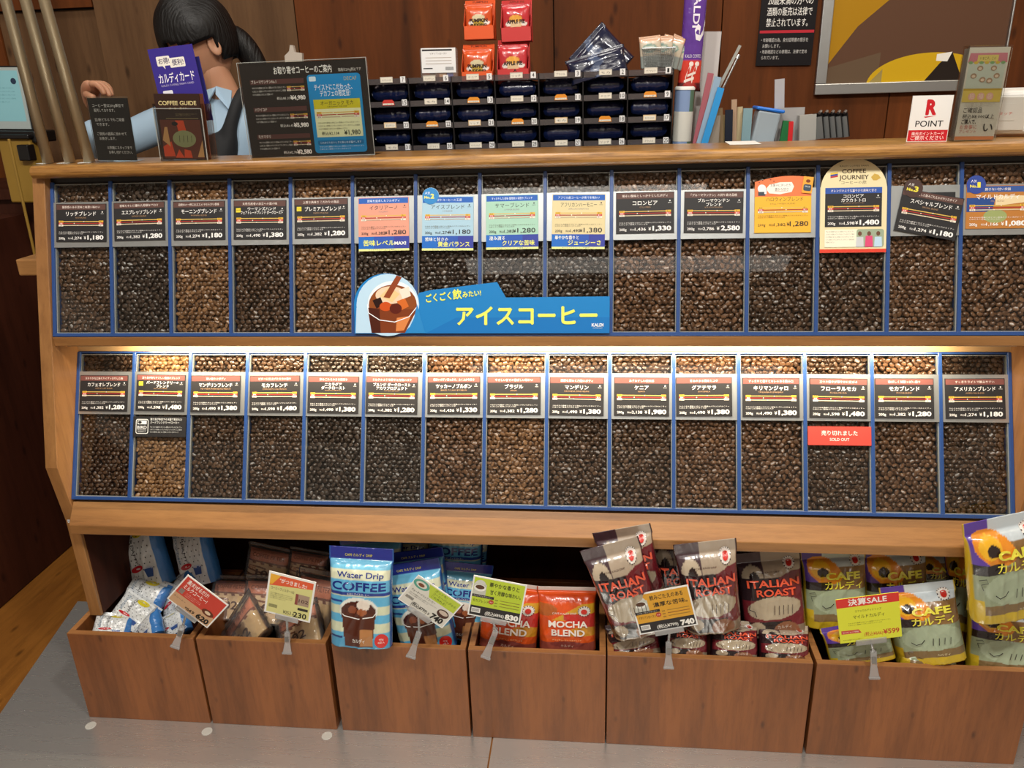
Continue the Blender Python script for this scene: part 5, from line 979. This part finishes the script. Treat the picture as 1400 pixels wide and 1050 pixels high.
# mesh basket with pouches
p = at(900, 98, Y=.48); t = thing('wire_basket', 'small grey mesh basket on top of the tray rack at its right end', 'basket', Matrix.Translation(p)); s_ = mpp(p); bw_ = 24*s_; bh = 30*s_
mb = MB(); bt = [(-.8, -.45), (.8, -.45), (.8, .45), (-.8, .45)]
n = 0; mb.v = [(x*bw_*.92, y*bw_ + .02, 0) for x, y in bt] + [(x*bw_*1.15, y*bw_*1.1 + .02, bh) for x, y in bt]; mb.f = [(0, 1, 2, 3)[::-1]] + [(i, (i+1) % 4, 4 + (i+1) % 4, 4 + i) for i in range(4)]
o = obj('mesh_body', mb, M['alu'], t); sd = o.modifiers.new('s', 'SUBSURF'); sd.subdivision_type = 'SIMPLE'; sd.levels = 4; sd.render_levels = 4; wf = o.modifiers.new('w', 'WIREFRAME'); wf.thickness = .0011
for i in range(4): 
    A_, B_ = Vector(mb.v[4 + i]), Vector(mb.v[4 + (i+1) % 4]); obj('rim', MB().tube(A_, B_, .0013, seg=8), M['alu'], t)
tea = lambda u, v: lay((u, v), '#c4b8a4', (v > .82, '#caa083'), (E_(u, v, .45, .62, .36, .14), '#7c968c'), (E_(u, v, .45, .62, .26, .08), '#c8d0c4'), (v < .4, '#8c9490'))
tm = pouch('tea_mesh', .045, .062, .008, tea, None, seed=70, seal=.1, crum=.15, nu=20, nv=24, back='#a87a5c')
for k, (dx, dy, ry, lab) in enumerate(((-.014, .010, -.08, 'beige pouch with grey-green oval at the front left of the mesh basket'), (.006, .022, .05, 'peach pouch second in the mesh basket'), (.020, .026, .25, 'peach pouch third in the mesh basket, fanned to the right'), (.030, .032, .40, 'peach pouch at the right end of the mesh basket, most tilted'))):
    o = obj('tea_pouch', tm, None, None, Matrix.Translation(p + Vector((dx, dy, .008))) @ Matrix.Rotation(ry, 4, 'Y')); tag(o, lab, 'pouch', 'pouches in the mesh basket')
# canister, purple bag, papers, folders
YF = .48; p = at(931, 200, Y=YF); s_ = mpp(p); q = at(931, 121, Y=YF); r_ = 13*s_; hh = q.z - p.z
t = thing('canister', 'blue and grey paper canister with a white label and white lid, right of the rack', 'canister', Matrix.Translation((p.x, YF + r_, 1.126)) @ Matrix.Rotation(.03, 4, 'Y')); hh = q.z - 1.126
def strips(seg=48):
    mb = MB(); mb.lathe([(r_, 0), (r_, hh)], seg=seg); F = mb.f; cc = [lin(('#7c92b8', '#54705c', '#6c6a50', '#7c92b8')[(i // 8) % 4]) for i in range(seg)]; return fmesh('canister', mb.v, F, cc, True)
obj('can_body', strips(), M['card'], t)
mb = MB().lathe([(r_ + .0004, hh*.40), (r_ + .0004, hh*.74)], seg=48); obj('label_band', mb, M['offwhite'], t, smooth=True)
obj('lid', MB().lathe([(0, hh + .004), (r_*.9, hh + .004), (r_ + .001, hh + .001), (r_ + .001, hh - .003)], seg=48), M['white'], t, smooth=True)
m, h = stand((941, 125), (951, 0), 0, .52); h *= 1.25; W_ = 33*mpp(m @ Vector((0, 0, h/2)))
f_pur = lambda u, v: lay((u, v), '#5c3690', (v < .28, '#c83a2c'), ((v < .08), '#5a1c1c'), (E_(u, v, .5, .03, .3, .06), '#a82a24'))
a = Art(); a.text('KALDI', .42, .92, .30, '#e8e0f0', w=.36, rot=-PI/2, bold=.02); a.line([(.98, .62), (.92, .52), (.80, .47), (.62, .48), (.56, .53), (.66, .57), (.78, .55), (.74, .51)], .05, '#e8e4ec'); a.text('KALDI COFFEE', .55, .30, .03, '#e0d8ec', 'c', w=.7)
for k in range(2): a.line([(.30 + .26*k, .10), (.50 + .26*k, .24)], .07, '#ecdcd4'); a.ell(.50 + .26*k, .245, .10, .022, '#ecdcd4', n=12)
a.line([(.24, .09), (.66, .12)], .025, '#ecdcd4'); a.line([(.36, .14), (.72, .17)], .022, '#ecdcd4')
me = pouch('umbrella_mesh', W_, h, .03, f_pur, a, seed=80, seal=.02, boxy=2.5, crum=.15, nu=24, nv=70, back='#5c3690', mat='foil', botseal=.01)
o = obj('tall_package', me, None, None, m); tag(o, 'tall narrow purple package with a red foot printed with white letters, standing upright', 'package')
def sheet(name, b, t_, w_, Y, col, lab, th=.0012, mat='card', yaw=0, cat='paper', group=None, Yt=None):
    m, h = stand(b, t_, yaw, Y, Yt); W_ = w_*mpp(m @ Vector((0, 0, h/2))); mm = m @ Matrix.Translation((-W_/2, 0, 0))
    if isinstance(mat, str) and mat in ('card', 'gloss_print'): o = board(name, None, W_, h, th, col, M[mat], None, mm)
    else: o = obj(name, MB().box(0, W_, 0, th, 0, h), M[mat], None, mm)
    return tag(o, lab, cat, group)
gp = 'papers and folders standing right of the canister'
sheet('paper_sheet', (958, 200), (972, 43), 28, .56, '#b9b4b2', 'tall pale translucent sheet behind the purple package', group=gp)
sheet('folder', (950, 200), (972, 100), 8, .50, '#a05a64', 'narrow dusty red folder edge leaning right of the canister', th=.004, cat='folder', group=gp)
sheet('folder', (956, 198), (982, 105), 9, .49, '#8ca6bc', 'pale blue-grey folder leaning right behind the bright blue one', th=.003, cat='folder', group=gp)
sheet('folder', (962, 200), (986, 120), 9, .475, '#2f8fd0', 'bright blue folder leaning to the right', th=.004, cat='folder', group=gp)
m, h = stand((980, 125), (1012, 62), 0, .50); o = obj('ruler', MB().box(-.003, .003, 0, .002, 0, h), M['acrylic_edge'], None, m); tag(o, 'thin clear ruler sticking up diagonally to the right', 'ruler')
m, h = stand((985, 128), (1008, 80), 0, .52); o = obj('pen', MB().tube((0, 0, 0), (0, 0, h), .0022, seg=10).tube((0, 0, h), (0, 0, h + .008), .004, .003, seg=10), M['alu'], None, m); tag(o, 'slim grey pen leaning beside the clear ruler', 'pen')
for k, (bx_, tx, y, w_, c, lab) in enumerate(((975, 978, 158, 14, '#8a8074', 'grey-brown envelope edge low beside the blue folder'), (984, 983, 148, 10, '#7d684c', 'brown paper bag edge standing low, left one'), (990, 992, 157, 8, '#a08c62', 'tan paper bag edge with folded top'), (996, 997, 150, 10, '#131a2a', 'black file standing between tan papers'), (1003, 1004, 136, 7, '#a88c74', 'tan stack of papers, tallest of the brown ones'), (1010, 1012, 146, 7, '#b4a482', 'cream papers beside the tallest tan stack'), (1019, 1023, 148, 12, '#7c9aa2', 'pale teal folder leaning behind the blue tub'))):
    sheet('file', (bx_, 200), (tx, y), w_, .485 + .008*(k % 3), c, lab, th=.006, cat='file', group='low files between folder and tub')
m, h = stand((1042, 198), (1048, 152), 0, .47); s_ = mpp(m.translation)
t = thing('plastic_tub', 'clear plastic tub with bright blue rim among the files', 'tub', m @ Matrix.Rotation(.12, 4, 'Y'))
obj('tub_body', MB().box(-15*s_, 15*s_, 0, .05, 0, h), clear('tub_plastic', (.75, .85, .9), .5, .2, .55, (.55, .66, .74)), t, bevel=.004); obj('tub_rim', MB().box(-19*s_, 19*s_, -.003, .053, h, h + .007), plain('tub_blue', '#1f6fd0', .35), t, bevel=.003)
sheet('divider_card', (1065, 195), (1066, 108), 13, .52, '#a8a6a8', 'tall grey card rising above the files', group=gp, cat='card')
sheet('file', (1071, 194), (1076, 165), 10, .485, '#1f6a3a', 'dark green file with a white top beside the red one', th=.006, cat='file', group='low files between tub and black holders')
sheet('file', (1080, 194), (1082, 166), 6, .483, '#c8262a', 'narrow red file right of the green one', th=.006, cat='file', group='low files between tub and black holders')
sheet('file', (1078, 194), (1082, 147), 36, .51, '#9b9a9a', 'translucent grey wide folder behind the green and red files', th=.002, cat='file', group='low files between tub and black holders')
sheet('file', (1104, 192), (1105, 157), 22, .487, '#a4a39e', 'grey plastic sleeve block left of the black clip holders', th=.02, cat='file', group='low files between tub and black holders')
for k in range(5):
    m, h = stand((1120 + 8.5*k, 190 - k*.6), (1117 + 8.5*k, 155), .75, .49); s_ = mpp(m.translation); t = thing('menu_holder', ['black clip holder with silver sleeve, nearest the grey block', 'black clip holder with silver sleeve, second of five', 'black clip holder with silver sleeve, middle of five', 'black clip holder with silver sleeve, fourth of five', 'black clip holder with silver sleeve, rightmost of five'][k], 'clip holder', m, 'five black clip holders')
    obj('cover', MB().box(-7*s_, 7*s_, 0, .004, 0, h), M['black'], t); obj('sleeve', MB().box(-6*s_, 6.5*s_, -.0012, -.0002, 0, h*.86), M['plate'], t); obj('ring', MB().tube((4*s_, -.002, h), (4*s_, .006, h + .003), .003, seg=10), M['alu'], t)
# ================================================================== wall things
m, w, h = quad((1046, -60), (1125, -62), (1033, 90), 1.243); a = Art()
for k, (s2_, y, ww) in enumerate((('20歳未満の方への', .60, .80), ('酒類の販売は法律で', .50, .80), ('禁止されています。', .40, .74))): a.text(s2_, w*.12, h*(y - .03), h*.062, '#ecebe8', w=w*ww, bold=.01)
a.ell(w*.2, h*.72, w*.09, h*.05, '#e0a820'); a.text('お願い', w*.36, h*.69, h*.07, '#ecebe8', w=w*.42, bold=.02); a.rect(w*.02, h*.305, w*.99, h*.33, '#b82a38')
for k, s2_ in enumerate(('・年齢確認の為、身分証明書の提示を', ' お願いします。', '・年齢確認などの表現は、法律で定め', ' られています。')): a.text(s2_, w*(.06 + .03*(k % 2)), h*(.225 - .055*k), h*.030, '#c8c6c4', w=w*((.84, .32)[k % 2]))
o = board('wall_poster', a, w, h, .003, '#141115', M['gloss_print'], None, m); tag(o, 'black wall poster with white Japanese text and a thin red line', 'poster')
m, w, h = quad((1159, -140), (1436, -155), (1113, 130), 1.235)
t = thing('framed_picture', 'large brown and yellow abstract picture in an aluminium frame on the wall', 'picture', m)
fw = .030; a = Art(); a.poly([(fw, h*.16), (w*.20, h*.36), (w*.385, h*.52), (w*.385, h*.98), (fw, h*.98)], '#a87c14'); a.poly([(fw, h*.05), (w*.34, h*.05), (w*.34, h*.22), (fw, h*.145)], '#63503e'); a.poly([(w*.62 + w*.34*math.cos(t), h*.045 + h*.165*math.sin(t)) for t in np.linspace(0, PI, 30)], '#c9a21a'); a.poly([(w*.28, h*.045), (w*.36, h*.045), (w*.36, h*.13)], '#9c8a50'); a.poly([(w*.58, h*.045), (w*.80, h*.045), (w*.72, h*.21), (w*.66, h*.15)], '#241c18'); a.poly([(w*.64, h*.20), (w*.72, h*.21), (w*.70, h*.16), (w*.64, h*.165)], '#e8e6e0'); a.poly([(w*.85, h*.06), (w*.96, h*.06), (w*.97, h*.21), (w*.85, h*.22)], '#e0b812')
board('picture_sheet', a, w, h, .004, '#5c4030', M['gloss_print'], t, Matrix.Translation((0, .004, 0)))
for nm, bx_ in (('frame_rail', (0, w, 0, fw)), ('frame_rail', (0, w, h - fw, h)), ('frame_stile', (0, fw, fw, h - fw)), ('frame_stile', (w - .005, w, fw, h - fw))): obj(nm, MB().box(bx_[0], bx_[1], -.006, .012, bx_[2], bx_[3]), M['alu'], t, bevel=.002)
# ================================================================== left: side bench with machines
bench = thing('side_bench', 'dark bench at the far left carrying the tablet and yellow machine', 'bench', (-.70, .95, 0))
obj('bench_top', MB().box(-.5, .42, -.08, .28, 1.06, 1.09), M['dark_wood'], bench); obj('bench_body', MB().box(-.5, .40, -.06, .26, .004, 1.06), M['dark_wood'], bench)
m, w, h = quad((-4, 190), (40, 190), (12, 262), .80); t = thing('yellow_machine', 'yellow box-shaped machine with black lid seen left of the poles', 'machine', m)
obj('body', MB().box(0, w, 0, .05, -.03, h), M['yellow'], t, bevel=.004); obj('lid', MB().box(-.006, w + .006, -.01, .06, h, h + .012), M['black'], t, bevel=.003); obj('spout', MB().box(w*.7, w*1.05, -.02, .01, h*.6, h*.9), M['black'], t, bevel=.003)
m, w, h = quad((-40, 92), (22, 92), (-18, 176), .84); t = thing('tablet', 'tilted tablet with pale blue screen page at the left edge', 'tablet', m)
a = Art(); a.rect(.006, .02, w - .008, h - .008, '#8cc4d0'); a.text('ご案内', w*.4, h*.8, .008, '#2a5a70', 'c', w=.03); a.lines(w*.3, h*.66, w*.5, .003, .009, 5, '#4a8898'); a.ell(w*.82, h*.78, .008, .008, '#2a3a50'); board('screen_page', a, w, h, .003, '#a8b4b4', M['gloss_print'], t, Matrix.Identity(4)); obj('casing', MB().box(-.004, w + .004, .0031, .018, -.004, h + .004), M['black'], t, bevel=.002); obj('base', MB().box(-.01, w + .03, -.03, .06, -.035, -.004), M['black'], t, bevel=.004)
m, h = stand((48, 350), (12, 190), 0, .60); o = obj('tripod_rod', MB().tube((0, 0, -(m.translation.z - .002) / m[2][2]), (0, 0, h), .0035, seg=12), M['yellow'], None, m); tag(o, 'thin yellowish tripod rod slanting down left of the counter', 'rod')
p = at(56, 362, Y=.30); cp('side_ledge', MB().box(p.x - .035, -.030, .27, .36, p.z - .018, p.z + .018), M['oak'], bevel=.003)
m, w, h = quad((390, 62), (413, 62), (390, 88), .62); o = board('paper_bundle', None, w, h*1.3, .012, '#b7aca0', M['card'], None, m @ Matrix.Translation((0, 0, -h*.3)), [(0, 0), (w, 0), (w*1.05, h*.9), (w*.62, h*.95), (w*.55, h*1.3), (w*.38, h*1.32), (w*.30, h*1.0), (.0, h*.75)]); tag(o, 'pale crumpled paper sticking up behind the menu sign', 'paper')
m2 = m.translation; o = obj('stand_post', MB().tube((0, 0, 0), (0, 0, m2.z - h*.3), .006, seg=12), M['black'], None, Matrix.Translation((m2.x + w/2, .626, .0))); tag(o, 'thin dark post under the crumpled paper behind the menu sign', 'post')
# ================================================================== the shop assistant
def skinned(name, joints, edges, mat, parent, lv=2, root=0):
    me = bpy.data.meshes.new(name); me.from_pydata([j[0] for j in joints], edges, []); o = bpy.data.objects.new(name, me); C.objects.link(o)
    sk = o.modifiers.new('skin', 'SKIN'); 
    for i, j in enumerate(joints):
        r = j[1]; me.skin_vertices[0].data[i].radius = (r, r) if not isinstance(r, tuple) else r
    me.skin_vertices[0].data[root].use_root = True; sk.use_smooth_shade = True
    ss = o.modifiers.new('sub', 'SUBSURF'); ss.levels = lv; ss.render_levels = lv
    o.data.materials.append(mat)
    ev = o.evaluated_get(bpy.context.evaluated_depsgraph_get()); m2 = bpy.data.meshes.new_from_object(ev); bpy.data.objects.remove(o)
    m2.shade_smooth(); r_ = bpy.data.objects.new(name, m2); C.objects.link(r_); r_.parent = parent
    if not m2.materials: m2.materials.append(mat)
    return r_
HX, HY, HZ = .082, .80, 1.455
per = thing('person', 'person with dark ponytail in a pale blue shirt and black apron behind the counter', 'person', (HX, HY, 0))
def Pq(x, y, z): return (x - HX, y - HY, z)
# head facing left and slightly to the camera, looking down
hm = Matrix.Translation((-.008, 0, HZ + .004)) @ Matrix.Scale(.95, 4) @ Matrix.Rotation(math.radians(-62), 4, 'Z') @ Matrix.Rotation(math.radians(20), 4, 'X')
import bmesh
def head_mesh():
    bm = bmesh.new(); bmesh.ops.create_uvsphere(bm, u_segments=40, v_segments=28, radius=1)
    for v in bm.verts:
        x, y, z = v.co; rx, ry, rz = .074, .094, .115
        if z < 0: k = 1 + .32*z; rx *= k; ry *= 1 + .16*z
        X, Y, Z_ = x*rx, y*ry, z*rz
        if Y < 0:
            f = math.exp(-((X/.012)**2)) 
            Y -= .020 * f * math.exp(-((Z_ + .018)/.018)**2) + .008*f*math.exp(-((Z_)/.02)**2)
            Y += .009 * sum(math.exp(-((X - s*.030)/.014)**2 - ((Z_ - .012)/.011)**2) for s in (-1, 1))
            Y -= .007 * math.exp(-(X/.020)**2 - ((Z_ + .052)/.008)**2); Y -= .008*math.exp(-(X/.02)**2 - ((Z_ + .092)/.014)**2)
        v.co = (X, Y, Z_)
    me = bpy.data.meshes.new('face'); bm.to_mesh(me); bm.free(); me.shade_smooth(); return me
hd = obj('head', head_mesh(), M['skin'], per, hm)
for s in (-1, 1):
    obj('eye', MB().lathe([(0, -.008), (.006, -.006), (.009, 0), (.006, .006), (0, .008)], (s*.030, -.0775, .012), 14), M['skin'], hd, smooth=True)
    ear = MB(); ear.lathe([(.002, -.006), (.012, -.004), (.016, .002), (.013, .006), (.007, .003), (0, .001)], (0, 0, 0), 18)
    obj('ear', ear, M['skin'], hd, Matrix.Translation((s*.070, .030, -.030)) @ Matrix.Rotation(s*PI/2, 4, 'Y') @ Matrix.Diagonal((1.7, 1, 1, 1)), smooth=True)
obj('mouth', MB().slab([(-.018, 0), (-.006, .004), (0, .003), (.006, .004), (.018, 0), (0, -.005)], -.003, .006), plain('lip', '#a05a50', .5), hd, Matrix.Translation((0, -.093, -.054)))
def hair_mesh():
    bm = bmesh.new(); bmesh.ops.create_uvsphere(bm, u_segments=60, v_segments=40, radius=1)
    for v in bm.verts:
        x, y, z = v.co; k = 1 + .035*noise.noise(Vector((x*2, y*2, z*2))) + .010*math.sin(60*math.atan2(y, x) + 5*z); v.co = (x*.088*k, y*.104*k + .006, z*.122*k + .008)
    dl = [f for f in bm.faces if (lambda c: (c.y < -.052 and c.z < .004 - .012*math.sin(c.x*90)) or (c.z < -.060 - .2*c.y) or (c.y < .040 and c.z < -.012 - .15*(c.y - .01)))(f.calc_center_median())]
    bmesh.ops.delete(bm, geom=dl, context='FACES'); me = bpy.data.meshes.new('hair'); bm.to_mesh(me); bm.free(); me.shade_smooth(); return me
o = obj('hair', hair_mesh(), M['hair'], per, hm); sd = o.modifiers.new('s', 'SOLIDIFY'); sd.thickness = .010; sd.offset = -1
skinned('ponytail', [(Pq(.125, .84, 1.480), .028), (Pq(.155, .86, 1.466), .036), (Pq(.182, .87, 1.425), .036), (Pq(.200, .875, 1.375), .031), (Pq(.206, .87, 1.32), .021), (Pq(.204, .865, 1.28), .006)], [(i, i+1) for i in range(5)], M['hair'], per)
skinned('neck', [(Pq(.125, .83, 1.26), .050), (Pq(.115, .825, 1.33), .043), (Pq(.100, .81, 1.38), .044), (Pq(.09, .805, 1.42), .04)], [(0, 1), (1, 2), (2, 3)], M['skin'], per)
# shirt: torso, shoulders and sleeves are one surface
skinned('shirt', [(Pq(.10, .86, .98), (.13, .09)), (Pq(.11, .86, 1.10), (.14, .095)), (Pq(.12, .855, 1.20), (.14, .09)), (Pq(.125, .845, 1.275), (.09, .07)), (Pq(.020, .815, 1.275), .056), (Pq(-.060, .78, 1.255), .050), (Pq(-.145, .72, 1.215), .044), (Pq(-.165, .65, 1.205), .038),
  (Pq(.235, .84, 1.265), .058), (Pq(.285, .80, 1.18), .052), (Pq(.28, .72, 1.06), .045), (Pq(-.118, .59, 1.268), .031)], [(0, 1), (1, 2), (2, 3), (3, 4), (4, 5), (5, 6), (6, 7), (3, 8), (8, 9), (9, 10), (7, 11)], M['shirt'], per)
skinned('skirt', [(Pq(.10, .86, .95), (.15, .11)), (Pq(.10, .86, .60), (.17, .12)), (Pq(.10, .86, .30), (.16, .12))], [(0, 1), (1, 2)], M['apron'], per, 1)
for s in (-1, 1): obj('shoe', MB().box(-.04, .04, -.17, .08, .0, .07), M['black'], per, Matrix.Translation((.02 + s*.08, .06, 0)), bevel=.02, seg=3); skinned('leg', [(Pq(.10 + s*.08, .86, .32), .06), (Pq(.10 + s*.08, .86, .06), .04)], [(0, 1)], M['apron'], per, 1)
for s in (-1, 1):
    mb = MB(); mb.v = [(0, 0, 0), (s*.045, -.008, -.012), (s*.040, -.024, -.062), (s*.006, -.02, -.020)]; mb.f = [(0, 1, 2, 3)]
    o = obj('collar', mb, M['shirt'], per, Matrix.Translation(Pq(.118, .775, 1.345))); sd = o.modifiers.new('s', 'SOLIDIFY'); sd.thickness = .004
skinned('apron', [(Pq(.185, .795, 1.34), .014), (Pq(.175, .755, 1.30), .016), (Pq(.155, .735, 1.24), .018), (Pq(.12, .745, 1.16), (.085, .03)), (Pq(.11, .745, 1.0), (.13, .03)), (Pq(.065, .75, 1.25), .016), (Pq(.06, .79, 1.33), .012)], [(0, 1), (1, 2), (2, 3), (3, 4), (3, 5), (5, 6)], M['apron'], per)
# hand: wrist from the cuff, palm, four fingers and thumb closing on the top of the black notice
wr = Vector((-.091, .565, 1.298)); 
skinned('hand', [(Pq(*wr), .020), (Pq(-0.085, .545, 1.325), (.022, .016)), (Pq(-0.071, .528, 1.347), (.024, .015)), (Pq(-0.051, .518, 1.356), (.024, .013))], [(0, 1), (1, 2), (2, 3)], M['skin'], per)
for k in range(4):
    by = -.018 + .012*k; L_f = (.85, 1, .95, .75)[k]
    b0 = Vector((-.053, .518 + by, 1.356)); p1 = b0 + Vector((.022, -.004, -.001))*L_f; p2 = p1 + Vector((.016, -.006, -.013))*L_f; p3 = p2 + Vector((.007, -.004, -.016))*L_f
    skinned('finger', [(Pq(*b0), .0088), (Pq(*p1), .0082), (Pq(*p2), .0072), (Pq(*p3), .0056)], [(0, 1), (1, 2), (2, 3)], M['skin'], per, 1)
skinned('thumb', [(Pq(-0.081, .525, 1.335), .011), (Pq(-0.063, .500, 1.330), .010), (Pq(-0.041, .492, 1.326), .0075)], [(0, 1), (1, 2)], M['skin'], per, 1)
